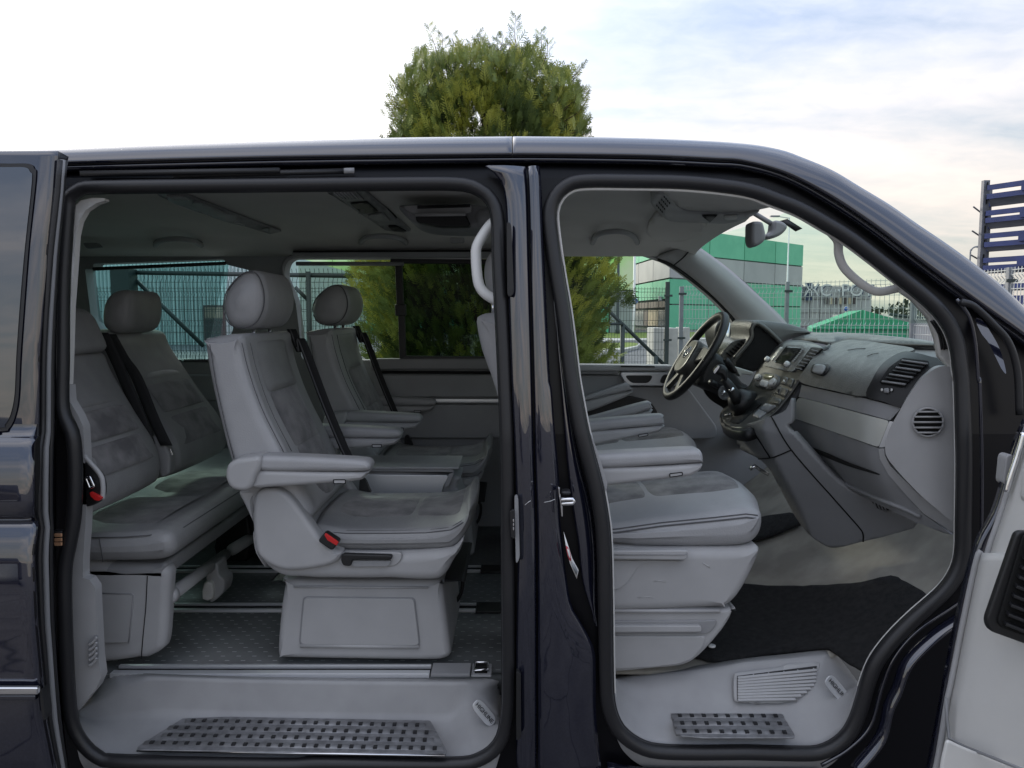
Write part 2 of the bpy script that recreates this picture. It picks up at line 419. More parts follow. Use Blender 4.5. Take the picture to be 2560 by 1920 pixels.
# ================================================================== GROUND AND SURROUNDINGS (large structure)
def asphalt(name, base, crack=True):
    m = mat(name, base, .85, nz=.35, ns=3, bump=.8, bs=260, detail=9); t = m.node_tree; L = t.links.new
    if crack:
        b = t.nodes['Principled BSDF']; c = t.nodes.new('ShaderNodeTexCoord'); v = t.nodes.new('ShaderNodeTexVoronoi'); v.feature = 'DISTANCE_TO_EDGE'; v.inputs['Scale'].default_value = 1.7
        n = t.nodes.new('ShaderNodeTexNoise'); n.inputs['Scale'].default_value = 3; a = t.nodes.new('ShaderNodeVectorMath'); a.operation = 'ADD'
        L(c.outputs['Object'], n.inputs['Vector']); L(c.outputs['Object'], a.inputs[0]); q5 = t.nodes.new('ShaderNodeVectorMath'); q5.operation = 'SCALE'; q5.inputs['Scale'].default_value = .35; L(n.outputs['Color'], q5.inputs[0]); L(q5.outputs[0], a.inputs[1]); L(a.outputs[0], v.inputs['Vector'])
        r = t.nodes.new('ShaderNodeMapRange'); r.inputs[1].default_value = 0; r.inputs[2].default_value = .025; L(v.outputs['Distance'], r.inputs[0])
        src = b.inputs['Base Color'].links[0].from_socket; x = t.nodes.new('ShaderNodeMix'); x.data_type = 'RGBA'
        L(r.outputs[0], x.inputs[0]); x.inputs[6].default_value = (.018, .017, .016, 1); L(src, x.inputs[7]); L(x.outputs[2], b.inputs['Base Color'])
    return m
m_asph = asphalt('cracked_asphalt', (.15, .14, .13)); m_road = asphalt('road_asphalt', (.16, .16, .17), False)
m_grass = mat('verge_grass', (.20, .26, .04), 1, nz=.6, ns=3, bump=1, bs=30, detail=8, col2=(.10, .15, .02))
m_kerb = mat('pale_concrete', (.52, .51, .48), .85, nz=.15, ns=6, bump=.3, bs=80)
g = mk('ground', [(-1500, -1500, 0), (1500, -1500, 0), (1500, 1500, 0), (-1500, 1500, 0)], [(0, 1, 2, 3)], m_asph, kind='structure', smooth=False)
mk('road', [(-80, 16, .004), (120, 16, .004), (120, 74, .004), (-80, 74, .004)], [(0, 1, 2, 3)], m_road, kind='structure', smooth=False)
def flatpatch(name, pts, z, th, m, kind=None):
    p = [atz(q, 0) for q in pts]; v = [Vector((q.x, q.y, z)) for q in p] + [Vector((q.x, q.y, z + th)) for q in p]; n = len(p)
    return mk(name, v, [tuple(range(n)), tuple(range(n, 2 * n))] + [(i, (i + 1) % n, n + (i + 1) % n, n + i) for i in range(n)], m, kind=kind, smooth=False)
flatpatch('grass_verge', T(R_, -400, 1000, 1280, 985, 3400, 985, 3400, 1075, 1280, 1100, 380, 1100, -400, 1100), .006, .12, m_grass, 'structure')
flatpatch('pavement', T(R_, -400, 1104, 380, 1104, 1280, 1104, 3400, 1079, 3400, 1110, 1280, 1130, 480, 1150, -400, 1160), .008, .10, m_kerb, 'structure')
flatpatch('grass_island', fil(T(R_, -900, 1215, 500, 1200, 900, 1190, 1010, 1215, 960, 1260, 750, 1300, 450, 1320, -900, 1345), 60), .006, .11, m_grass, 'structure')
flatpatch('kerb', T(R_, -900, 1349, 450, 1324, 750, 1304, 965, 1262, 1015, 1216, 1040, 1216, 985, 1275, 760, 1335, 450, 1365, -900, 1385), .008, .12, m_kerb, 'structure')
m_gg = [mat('green_cladding_a', (.14, .55, .33), .5, nz=.08, ns=.6), mat('green_cladding_b', (.17, .60, .37), .5, nz=.08, ns=.6)]
m_gr = [mat('grey_cladding_a', (.46, .45, .45), .55, nz=.08, ns=.5), mat('grey_cladding_b', (.50, .49, .485), .55, nz=.08, ns=.5)]
m_lime = mat('lime_reflection_cladding', (.42, .85, .20), .5, nz=.3, ns=.35, detail=3, col2=(.75, .85, .55)); m_brown = mat('dark_window_band', (.07, .055, .055), .4); m_bglass = mat('shop_glass', (.34, .38, .38), .15, nz=.5, ns=.3)  # lime tone puts the middle window's green reflection into the hall's colour
m_beige = mat('beige_display', (.62, .52, .36), .6, nz=.2, ns=.5); m_teal = mat('blue_grey_corrugated', (.55, .68, .67), .5, nz=.1, ns=.5)
m_joint = mat('panel_joint', (.08, .12, .10), .8); m_galv = mat('galvanised_wire', (.50, .53, .53), .45, .3); m_fdark = mat('dark_green_grey_steel', (.035, .05, .05), .5)
m_fgrey = mat('weathered_grey_post', (.25, .27, .29), .6, nz=.15, ns=9)
def wallpanels(root, a, b, z0, z1, cols, m, name='cladding_panel', gap=.05, th=.12, rows=1):
    a = Vector((*a, 0)); b = Vector((*b, 0)); d = b - a; n = Vector((d.y, -d.x, 0)).normalized()
    if n.dot(a) > 0: n = -n
    L = d.length; u = d.normalized()
    for r_ in range(rows):
        for i in range(cols):
            s0 = L * i / cols + gap / 2; s1 = L * (i + 1) / cols - gap / 2; za = z0 + (z1 - z0) * r_ / rows + gap / 2; zb = z0 + (z1 - z0) * (r_ + 1) / rows - gap / 2
            q = MB(); c = [a + u * s0, a + u * s1, a + u * s1 - n * th, a + u * s0 - n * th]
            q.add([Vector((p.x, p.y, za)) for p in c] + [Vector((p.x, p.y, zb)) for p in c], [(0, 3, 2, 1), (4, 5, 6, 7), (0, 1, 5, 4), (1, 2, 6, 5), (2, 3, 7, 6), (3, 0, 4, 7)])
            q.build(name, m[(i * 7 + r_ * 3) % len(m)], root, smooth=False)
def core(root, pts, z1, m):
    n = len(pts); v = [(x, y, 0) for x, y in pts] + [(x, y, z1) for x, y in pts]
    mk('wall', v, [tuple(range(n, 2 * n))] + [(i, (i + 1) % n, n + (i + 1) % n, n + i) for i in range(n)], m, root, smooth=False)
c0 = at((1673, 793), 77); c1 = at((2003, 793), 97); c2 = at((1445, 793), 140)
hall = thing('green_hall', 'large green and grey banded hall behind the wire fence, seen through the driver side', 'building', (c0.x, c0.y, 0))
a0, a1, a2 = (c0.x, c0.y), (c1.x, c1.y), (c2.x, c2.y)
core(hall, [(c0.x + .3, c0.y + .3), (c1.x - .1, c1.y + .2), (c1.x + 5, c1.y + 80), (c2.x + 30, c2.y + 40), (c2.x + .3, c2.y + .3)], 10.5, m_joint)
for z0, z1, mm in ((0, 2.7, m_gg), (2.7, 5.35, m_gg), (5.35, 7.85, m_gr), (7.85, 10.6, m_gg)):
    wallpanels(hall, a0, a1, z0, z1, 4, mm, gap=.14)
for z0, z1, mm in ((3.25, 5.35, m_gg), (5.35, 7.85, m_gr), (7.85, 10.6, m_gg)): wallpanels(hall, a0, a2, z0, z1, 9, mm, gap=.16)
wallpanels(hall, a0, a2, 2.3, 3.2, 14, [m_brown], 'window_band', .25)
wallpanels(hall, a0, a2, .3, 2.25, 28, [m_bglass, m_beige, m_bglass, m_brown, m_beige], 'shop_window', .2)
hl = thing('lime_reflection_hall', 'long hall seen behind the thuja, its bright lime colour standing in for the reflection in the middle side window', 'building', (-14, 62, 0))
core(hl, [(-17.6, 62.3), (10, 62.3), (10, 90), (-17.6, 90)], 8.0, m_joint)
wallpanels(hl, (-17.8, 62), (10, 62), 3.6, 8.2, 9, [m_lime], gap=.06); wallpanels(hl, (-17.8, 62), (10, 62), .0, 3.6, 14, [m_gg[0], m_bglass, m_gg[1]], gap=.12)
wh = thing('corrugated_warehouse', 'blue grey corrugated warehouse behind the gate, seen through the rear side window', 'building', (-20, 38, 0))
core(wh, [(-40, 38.3), (-11.6, 38.3), (-11.6, 60), (-40, 60)], 4.6, m_teal)
q = MB()
for i in range(150):
    x = -40 + i * .19
    q.add([(x, 38.2, 0), (x + .05, 38.1, 0), (x + .13, 38.1, 0), (x + .18, 38.2, 0), (x, 38.2, 4.7), (x + .05, 38.1, 4.7), (x + .13, 38.1, 4.7), (x + .18, 38.2, 4.7)], [(0, 1, 5, 4), (1, 2, 6, 5), (2, 3, 7, 6)])
q.build('corrugated_sheet', m_teal, wh, smooth=False, kind='stuff')
wx = at(S_(2065, 1000), 38.0)
wf = box('window', (wx.x - .55, 37.98, wx.z - .95), (wx.x + .55, 38.12, wx.z + .8), m_brown, wh); box('pane', (wx.x - .45, 37.95, wx.z - .85), (wx.x + .45, 37.975, wx.z + .7), m_glassx, wf)
# store with lettering
lm = at(R_(1445, 345), 81); box('wall_sign', (lm.x - .5, 80.2, lm.z - .2), (lm.x + .5, 80.6, lm.z + .25), m_white, hall)
st0 = at(D_(380, 1230), 112); st1 = at(D_(880, 1230), 112); st = thing('grey_store', 'low pale grey store with dark and white lettering above its windows, beyond the windscreen', 'building', (st0.x, 112, 0))
zt = at(D_(600, 1008), 112).z
core(st, [(st0.x, 112.3), (st1.x, 112.3), (st1.x, 140), (st0.x, 140)], zt - .1, m_gr[1])
wallpanels(st, (st0.x, 112), (st1.x, 112), 0, zt, 7, m_gr, gap=.12, rows=3)
for i in range(7):
    p = at(D_(560 + i * 32, 1135), 111.7); q = at(D_(578 + i * 32, 1090), 111.7); box('window', (p.x, 111.6, p.z), (q.x, 111.75, q.z), m_beige if i % 2 else m_brown, st)
def text(body, loc, size, m, parent, rot, name='lettering', ext=.01, spacing=1.0):
    c = bpy.data.curves.new(name, 'FONT'); c.body = body; c.size = size; c.extrude = ext; c.align_x = 'CENTER'; c.align_y = 'CENTER'; c.space_character = spacing
    o = bpy.data.objects.new(name, c); S.collection.objects.link(o); bpy.context.view_layer.update()
    me = bpy.data.meshes.new_from_object(o.evaluated_get(bpy.context.evaluated_depsgraph_get())); bpy.data.objects.remove(o)
    me.materials.clear(); me.materials.append(m); ob = bpy.data.objects.new(name, me); S.collection.objects.link(ob); ob.parent = parent
    ob.matrix_local = Matrix.Translation(Vector(loc) - rootloc(parent)) @ rot.to_4x4(); return ob
sg = at(D_(645, 1048), 111.3); RX = Matrix.Rotation(R(90), 3, 'X')
m_navy = mat('navy_sign', (.03, .05, .12), .5)
box('sign_board', (sg.x - 4.6, 111.45, sg.z - 1.3), (sg.x - 3.6, 111.6, sg.z + 1.3), m_navy, st)
text('IЖC ·POY', sg, 2.5, m_navy, st, RX, 'sign_lettering', .05); text('IЖC ·POY', sg + Vector((-.18, -.15, .12)), 2.5, m_white, st, RX, 'sign_lettering', .03)
m_tent = mat('green_tarpaulin', (.04, .34, .17), .6, nz=.12, ns=1.2)
Yt = 26; tp = [at(p, Yt) for p in T(D_, 470, 1303, 820, 1175, 1180, 1272, 1180, 1400, 470, 1400)]
tent = thing('green_tent', 'green gabled tarpaulin tent roof beyond the fence, just above the dashboard', 'tent', (tp[1].x, Yt, 0))
q = MB(); zb = 0
for dy in (0,):
    a, b, c, d, e = tp; vs = [a, b, c, Vector((c.x, Yt, zb)), Vector((a.x, Yt, zb))]; vb = [v + Vector((2.2, 6, 0)) for v in vs]
    q.add(vs + vb, [(0, 1, 2, 3, 4), (5, 6, 1, 0), (6, 7, 2, 1), (7, 8, 3, 2), (4, 9, 5, 0)])
q.build('tent_cover', m_tent, tent, smooth=False)
q = MB(); q.bar(tp[0] + Vector((0, -.05, 0)), Vector((tp[2].x, Yt - .05, tp[0].z)), .07); q.build('eave_band', m_tent, tent)
for i in range(7):
    t = (i + .5) / 7; x = tp[0].x + (tp[2].x - tp[0].x) * t; zr = itp(x, [(tp[0].x, tp[0].z), (tp[1].x, tp[1].z), (tp[2].x, tp[2].z)]); q = MB(); q.bar((x, Yt - .02, zr), (x, Yt - .02, 0), .03); q.build('cover_seam', m_gg[0], tent)
# second shed roofs at the right
sh = thing('grey_shed', 'low grey shed with sloping dark roof edge right of the green tent', 'shed', (at(D_(1250, 1240), 32).x, 32, 0))
a, b = at(D_(1030, 1205), 32), at(D_(1420, 1260), 32)
q = MB(); q.add([(a.x, 32, 0), (b.x, 32, 0), (b.x, 32, b.z), (a.x, 32, a.z), (a.x, 38, 0), (b.x, 38, 0), (b.x, 38, b.z), (a.x, 38, a.z)], [(0, 1, 2, 3), (4, 5, 6, 7), (3, 2, 6, 7), (0, 3, 7, 4), (1, 2, 6, 5)]); q.build('wall', m_gr[0], sh, smooth=False)
q = MB(); q.bar(a + Vector((-.2, -.1, 0)), b + Vector((.2, -.1, 0)), .12); q.build('roof_edge', m_fdark, sh)
# far tree line
m_far = mat('far_foliage', (.05, .07, .035), 1, nz=.4, ns=.3); q = MB(); random.seed(5)
for i in range(5200):
    x = random.uniform(-260, 260); y = random.uniform(185, 215); h = (3.6 + 1.4 * math.sin(x * .07) + 1.1 * math.sin(x * .23 + 1) ) * random.random() ** .4
    s = random.uniform(.3, .9); th = random.uniform(0, 3.1); dx, dz = math.cos(th) * s, math.sin(th) * s
    q.add([(x - dx, y, h - dz), (x + dz, y + .3, h - dx), (x + dx, y, h + dz), (x - dz * .6, y - .3, h + dx)], [(0, 1, 2, 3)])
q.build('far_tree_line', m_far, kind='stuff', smooth=False)
# ---- posts, lamps, signs
def pole(name, label, cat, p, Y, ztop, r, m, group=None):
    b = at(p, Y); t = thing(name, label, cat, (b.x, Y, 0), group)
    q = MB(); q.lathe([(r * 1.3, 0), (r * 1.3, .4), (r, .5), (r * .7, ztop)], (b.x, Y, 0), n=10); q.build('pole', m, t); return t, b
t, b = pole('street_lamp', 'tall white street lamp pole behind the round blue sign, outside the driver window', 'lamp post', R_(918, 700), 50, 9.0, .09, m_white)
q = MB(); q.bar((b.x, 50, 8.95), (b.x - 1.5, 50, 9.2), .07); q.build('arm', m_white, t); box('lamp_head', (b.x - 2.1, 49.85, 9.15), (b.x - 1.4, 50.15, 9.27), m_fgrey, t)
t, b = pole('street_lamp', 'pale street lamp pole in front of the green hall, seen through the windscreen', 'lamp post', D_(302, 900), 60, 9.2, .07, m_white)
q = MB(); q.bar((b.x, 60, 9.15), (b.x - .9, 60, 9.3), .07); q.build('arm', m_white, t); box('lamp_head', (b.x - 1.5, 59.85, 9.25), (b.x - .8, 60.15, 9.36), m_fgrey, t)
t, b = pole('dark_pole', 'thin dark pole against the green hall, left of the blue sign', 'pole', R_(622, 600), 58, 9.0, .13, m_fdark)
sgn = at(R_(940, 387), 49.5)
t = thing('round_sign', 'round blue pedestrian path sign with white figure on a grey post', 'traffic sign', (sgn.x, 49.5, 0))
q = MB(); q.lathe([(.035, 0), (.035, sgn.z + .15)], (sgn.x, 49.56, 0), n=8); q.build('post', m_galv, t)
q = MB(); q.lathe([(.21, 0), (.21, .02)], sgn, (0, -1, 0), 24); q.build('rim', m_white, t); q = MB(); q.lathe([(.185, 0), (.185, .012)], sgn + Vector((0, -.02, 0)), (0, -1, 0), 24); q.build('disc', mat('sign_blue', (.03, .12, .45), .4), t)
q = MB(); q.box(sgn + Vector((-.06, -.05, -.13)), sgn + Vector((0, -.04, .07))); q.box(sgn + Vector((-.05, -.05, .085)), sgn + Vector((-.01, -.04, .13))); q.box(sgn + Vector((.04, -.05, -.13)), sgn + Vector((.08, -.04, .02))); q.build('figure', m_white, t)
sg2 = at(D_(706, 1168), 60); t = thing('round_sign', 'small round blue sign in front of the grey store, beyond the windscreen', 'traffic sign', (sg2.x, 60, 0))
q = MB(); q.lathe([(.035, 0), (.035, sg2.z + .15)], (sg2.x, 60.05, 0), n=8); q.build('post', m_galv, t)
q = MB(); q.lathe([(.2, 0), (.2, .02)], sg2, (0, -1, 0), 20); q.build('rim', m_white, t); q = MB(); q.lathe([(.175, 0), (.175, .012)], sg2 + Vector((0, -.02, 0)), (0, -1, 0), 20); q.build('disc', bpy.data.materials['sign_blue'], t)
lp = at(P_(110, 1020), 60); t = thing('street_lamp', 'curved grey street lamp just left of the blue rack', 'lamp post', (lp.x, 60, 0))
q = MB(); k = [Vector((lp.x, 60, 0)), Vector((lp.x, 60, at(P_(115, 960), 60).z)), at(P_(125, 880), 60), at(P_(155, 845), 60), at(P_(205, 833), 60)]
q.tube(cs(k, n=6), .06, 8); q.build('pole', m_fgrey, t); e = k[-1]; box('lamp_head', (e.x - .05, 59.85, e.z - .12), (e.x + .7, 60.15, e.z + .03), m_fgrey, t)
# ---- wire fences with folds
def fence(name, label, pts, h, m, mp, posts, sp=.05, wire=.0055, z0=.05):
    root = thing(name, label, 'fence', (pts[0][0], pts[0][1], 0))
    mesh = MB(); folds = [.12, h * .38, h * .66, h - .14]
    for (a, b) in zip(pts, pts[1:]):
        A = Vector((*a, 0)); B = Vector((*b, 0)); d = (B - A).normalized(); nrm = Vector((-d.y, d.x, 0)); L = (B - A).length; n = int(L / sp)
        prof = [(z0, 0)]
        for f in folds: prof += [(f - .05, 0), (f, .045), (f + .05, 0)]
        prof.append((h, 0))
        for i in range(n):
            P = A + d * sp * (i + .5)
            for (za, oa), (zb, ob) in zip(prof, prof[1:]):
                mesh.bar(P + nrm * oa + Vector((0, 0, za)), P + nrm * ob + Vector((0, 0, zb)), wire)
        zs = [z0 + .02] + [f + o for f in folds for o in (-.05, .05)] + [h - .03] + [h * .19, h * .29, h * .48, h * .57, h * .77, h * .87]
        for z in zs: mesh.bar(A + Vector((0, 0, z)), B + Vector((0, 0, z)), wire * 1.2)
    mesh.build('wire_mesh', m, root, smooth=False, kind='stuff')
    for (x, y, hh, wd) in posts:
        p = box('post', (x - wd / 2, y - .03, 0), (x + wd / 2, y + .03, hh), mp, root)
        for z in (h * .1, h * .5, h * .92): box('clamp', (x - wd / 2 - .03, y - .045, z - .02), (x + wd / 2 + .05, y - .031, z + .02), m_fdark, p)
    return root
px1 = at(R_(1530, 700), 14).x; px2 = at(R_(1790, 700), 14.4).x
fence('wire_fence', 'dark green grey welded wire fence behind the thuja and gate', [(-9.5, 13.6), (px1, 14)], 1.95, m_fdark, m_fdark, [(-7, 13.7, 2.0, .06), (-4.5, 13.75, 2, .06), (-2, 13.8, 2.0, .06), (.5, 13.9, 2.0, .06), (px1, 14, 2.05, .075)], .055)
r6 = at((2283, 793), 11.5)
fence('wire_fence', 'galvanised welded wire fence beyond the windscreen, in front of the green tent', [(px2, 14.4), (4.7, 12.9), (r6.x, 11.5)], 2.0, m_galv, m_fgrey, [(px2, 14.4, 1.98, .075), (4.7, 12.9, 2.0, .06), (r6.x, 11.5, 2.02, .09)], .07, .006)
fence('wire_fence', 'bright galvanised wire fence in front of the blue rack at the right', [(r6.x, 11.5), (6.05, 9.2), (5.9, 7.2)], 2.0, m_galv, m_fgrey, [(6.05, 9.2, 2.0, .06), (5.9, 7.2, 2.0, .06)], .07, .007)
# ---- sliding gate frame
gt = thing('sliding_gate', 'dark steel sliding gate frame with diagonal braces and mesh infill', 'gate', (-3, 10, 0))
b0, b1 = at(S_(520, 250), 10), at(T_(1400, 368), 10)
q = MB(); q.bar(b0, Vector((1.2, 10, b1.z)), .055); q.build('top_rail', m_fdark, gt)
q = MB(); q.bar(at(S_(670, 200), 9.9), Vector((at(S_(670, 200), 9.9).x, 9.9, 0)), .24); q.build('end_post', m_fdark, gt, bevel=.004)
for a, b in ((S_(820, 330), S_(1900, 1385)), (T_(235, 480), T_(445, 690)), (R_(150, 270), R_(1490, 1575))):
    q = MB(); q.bar(at(a, 10), at(b, 10), .045); q.build('diagonal_brace', m_fdark, gt)
for p, top in ((T_(436, 240), None), (R_(712, 830), None), (R_(1322, 1400), None)):
    a = at(p, 9.97); q = MB(); q.bar(a, Vector((a.x, 9.97, 0)), .055); q.build('upright', m_fdark, gt)
q = MB(); q.bar(at(R_(240, 808), 9.95), at(R_(720, 808), 9.95), .035); q.build('middle_rail', m_fdark, gt)
q = MB(); q.bar((-5, 10, .15), (3.2, 10, .15), .08); q.build('bottom_rail', m_fdark, gt)
q = MB()
for i in range(100):
    x = -4.9 + i * .06; q.bar((x, 10.03, .15), (x, 10.03, 1.86), .005); q.bar((x, 10.03, 1.86), (x, 10.08, 1.92), .005)
    q.bar((x, 10.08, 1.92), (x, 10.03, 2.04), .005)
for z in (.4, .8, 1.2, 1.5, 1.86, 1.98): q.bar((-4.9, 10.03, z), (1.1, 10.03, z), .006)
q.build('wire_infill', m_fdark, gt, smooth=False, kind='stuff')
# ---- white concrete blocks by the fence
for i, (x0, x1, yt, lab) in enumerate(((1285, 1480, 880, 'white concrete block behind the fence, left of the dark fence post'), (1560, 1740, 885, 'white concrete block behind the fence between the two posts'), (1830, 1960, 875, 'white concrete block behind the fence, nearest the steering wheel'))):
    a, b = at(R_(x0, yt), 16 + i * .2), at(R_(x1, yt), 16 + i * .2)
    o = box('concrete_block', (a.x, 16 + i * .2, 0), (b.x, 16.8 + i * .2, a.z), m_kerb, bevel=.02); tag(o, lab, 'concrete block', 'white concrete blocks behind the fence')
# ---- pallet rack with blue beams at the right edge
m_rb = mat('blue_rack_beam', (.035, .055, .19), .5, nz=.25, ns=4); m_rp = mat('grey_rack_upright', (.16, .17, .20), .55, nz=.2, ns=8)
pr = at(P_(262, 600), 14); zt = at(P_(262, 108), 14).z
rk = thing('pallet_rack', 'tall rack of blue steel beams standing behind the wire fence at the right edge', 'rack', (pr.x, 14, 0))
dirx = Vector((.5, -.86, 0)).normalized(); back = Vector((.55, .8, 0)).normalized() * 1.1
P0 = Vector((pr.x, 14, 0))
for k, off in enumerate((Vector((0, 0, 0)), back, dirx * 3.2, dirx * 3.2 + back)):
    q = MB(); b = P0 + off; q.bar(b, b + Vector((0, 0, zt + (.0 if k else .02))), .11, .08); u = q.build('upright', m_rp, rk, smooth=False)
    if k == 0:
        q = MB()
        for z in [1.9 + .26 * i for i in range(8)]: q.box((b.x - .012, b.y - .062, z), (b.x + .012, b.y - .056, z + .13))
        q.build('slot_row', m_void, u, smooth=False)
for py_, lip in ((185, 1), (285, 0), (470, 1), (550, 0), (725, 1), (820, 0), (995, 1), (1080, 0), (1290, 0), (1420, 1)):
    z = at(P_(300, py_), 14).z
    q = MB(); q.bar(P0 + Vector((0, -.07, z)), P0 + dirx * 3.4 + Vector((0, -.07, z)), .05, .09); q.build('beam', m_rb if py_ > 400 else m_rb, rk, smooth=False)
    if not lip:
        q = MB(); q.bar(P0 + back + Vector((0, 0, z)), P0 + back + dirx * 3.4 + Vector((0, 0, z)), .05, .078); q.build('beam', m_rb, rk, smooth=False)
        q = MB(); c = [P0 + dirx * .06 + Vector((0, 0, z - .05)), P0 + dirx * 3.4 + Vector((0, 0, z - .05)), P0 + dirx * 3.4 + back + Vector((0, 0, z - .05)), P0 + back + dirx * .06 + Vector((0, 0, z - .05))]
        q.add(c + [p + Vector((0, 0, .04)) for p in c], [(0, 1, 2, 3), (4, 5, 6, 7), (0, 1, 5, 4), (2, 3, 7, 6), (3, 0, 4, 7)]); q.build('shelf_board', m_rp, rk, smooth=False)
    else:
        q = MB(); q.bar(P0 + dirx * .55 + Vector((0, -.12, z - .085)), P0 + dirx * 3.4 + Vector((0, -.12, z - .085)), .08, .11); q.build('beam', m_rb, rk, smooth=False)
for py_ in (390, 660, 930):
    z = at(P_(262, py_), 14).z; q = MB(); q.bar(P0 + Vector((-.2, 0, z)), P0 + back * .9 + Vector((0, 0, z - .08)), .02, .02); q.build('tie_bar', m_rp, rk)
# ---- thuja
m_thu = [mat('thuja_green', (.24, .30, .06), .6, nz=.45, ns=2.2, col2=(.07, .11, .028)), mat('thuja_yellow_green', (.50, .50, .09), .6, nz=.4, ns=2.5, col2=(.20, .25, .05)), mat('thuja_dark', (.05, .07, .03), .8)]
m_bark = mat('thuja_bark', (.12, .08, .055), .9, nz=.3, ns=20, bump=.6, bs=60)
TY = 7.6; tcx = at((1215, 793), TY).x
thu = thing('thuja_tree', 'bushy green thuja tree with feathery tips rising above the van roof', 'tree', (tcx, TY, 0))
q = MB(); q.tube([(tcx, TY, 0), (tcx + .05, TY, 1.2), (tcx, TY + .05, 2.4), (tcx, TY, 3.6)], .13, 9, r2=.03)
for i in range(22):
    a = i * 2.4; z = .4 + i * .10; r_ = .9 * (1 - z / 5); q.tube([(tcx, TY, z), (tcx + math.cos(a) * r_ * .5, TY + math.sin(a) * r_ * .5, z + .5), (tcx + math.cos(a) * r_, TY + math.sin(a) * r_, z + 1.1)], .022, 5, r2=.006)
q.build('trunk', m_bark, thu)
def spray(mb, base, d, L, rnd, n=6, wd=.010):
    """a flat fan of scale-leaf twigs"""
    d = d.normalized(); s = d.cross(Vector((rnd.uniform(-1, 1), rnd.uniform(-1, 1), rnd.uniform(-.3, .3)))).normalized()
    up = Vector((0, 0, 1)); tip = base + d * L + up * L * .18
    def leaf(a, b, w_):
        dd = (b - a); k = s * w_; mid = a.lerp(b, .55)
        mb.add([a, mid - k, b, mid + k], [(0, 1, 2, 3)])
    leaf(base, tip, wd * 1.2)
    nrm = d.cross(s)
    for i in range(n):
        t = .12 + .8 * i / n; p = base.lerp(tip, t); l = L * (.5 - .3 * t) * rnd.uniform(.7, 1.2)
        for sg_ in (-1, 1):
            e = p + (d * .75 + s * sg_ * .75 + nrm * rnd.uniform(-.2, .2)).normalized() * l
            dd = (e - p); k = dd.cross(nrm).normalized() * wd; mid = p.lerp(e, .6); mb.add([p, mid - k, e, mid + k], [(0, 1, 2, 3)])
rn = random.Random(11); mbs = [MB(), MB(), MB()]
def crown_r(z, a):
    base = (.93 if z < 2.6 else 1) * (.86 if math.cos(a) > .2 and z < 1.45 else 1) * (.90 if math.cos(a) < -.2 and z < 2.6 else 1) * itp(z, [(0, .9), (.5, 1.25), (1.2, 1.33), (2.0, 1.26), (2.8, 1.04), (3.0, .94), (3.2, .86), (3.36, .74), (3.52, .52), (3.66, .14)])
    return base * (1 + .13 * math.sin(3 * a + z * 2.1) + .10 * math.sin(7 * a - z * 5) + .08 * math.sin(13 * a + z * 9))
clump = [(rn.uniform(0, 6.28), rn.uniform(.2, 3.7), rn.random()) for _ in range(220)]
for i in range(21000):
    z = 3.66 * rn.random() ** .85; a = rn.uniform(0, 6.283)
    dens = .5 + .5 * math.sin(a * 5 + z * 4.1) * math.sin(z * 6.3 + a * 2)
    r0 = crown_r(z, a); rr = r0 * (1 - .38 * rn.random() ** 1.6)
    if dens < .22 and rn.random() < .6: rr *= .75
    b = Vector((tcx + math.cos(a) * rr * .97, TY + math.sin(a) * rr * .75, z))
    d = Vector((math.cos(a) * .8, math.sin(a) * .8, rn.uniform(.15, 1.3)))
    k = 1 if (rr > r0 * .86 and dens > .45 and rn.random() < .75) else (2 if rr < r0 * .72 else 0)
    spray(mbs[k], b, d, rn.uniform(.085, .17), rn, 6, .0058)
# leading shoots at the top
shoots = [(M_(640, 560), M_(530, 190)), (M_(850, 560), M_(730, 260)), (M_(960, 540), M_(915, 215)), (M_(1270, 470), M_(1232, 120)), (M_(1380, 560), M_(1430, 230)), (M_(1640, 640), M_(1765, 520)), (M_(520, 640), M_(480, 370)), (M_(420, 780), M_(320, 640)), (M_(1600, 860), M_(1780, 775)), (M_(1500, 720), M_(1560, 590)), (M_(760, 640), M_(650, 270)), (M_(1080, 560), M_(1060, 380)), (M_(1300, 560), M_(1190, 370)), (M_(1420, 560), M_(1480, 300)), (M_(400, 900), M_(240, 780)), (M_(560, 620), M_(650, 400)), (M_(1180, 560), M_(1160, 440)), (M_(1660, 900), M_(1770, 960))]
tw = MB()
for _ in range(46):
    u0 = rn.uniform(1020, 1420); v0 = 225 + abs(u0 - 1215) * .35; hgt = rn.uniform(50, 150) * (1.15 - abs(u0 - 1215) / 330)
    shoots.append(((u0, v0), (u0 + rn.uniform(-28, 28) + (u0 - 1215) * .12, v0 - hgt)))
for _ in range(22):
    sg9 = rn.choice((-1, 1)); v0 = rn.uniform(200, 335); shoots.append(((1215 + sg9 * 195, v0 + 20), (1215 + sg9 * rn.uniform(225, 262), v0 - rn.uniform(5, 40))))
for i, (p, e) in enumerate(shoots):
    Yk = TY + rn.uniform(-.3, .3); a = at(p, Yk); b = at(e, Yk); d = b - a
    bend = Vector((rn.uniform(-.05, .05), 0, 0)); pts = [a, a.lerp(b, .5) + bend, b]; tw.tube(cs(pts, n=4), .005, 5, r2=.0018)
    n = int(d.length / .035)
    for j in range(n):
        t = j / n; base = a.lerp(b, t) + bend * (1 - abs(2 * t - 1)); sgx = -1 if j % 2 else 1
        spray(mbs[0 if j % 3 else 1], base, Vector((sgx * .8, rn.uniform(-.5, .5), .9)), .19 * (1 - t * .62), rn, 5, .0042)
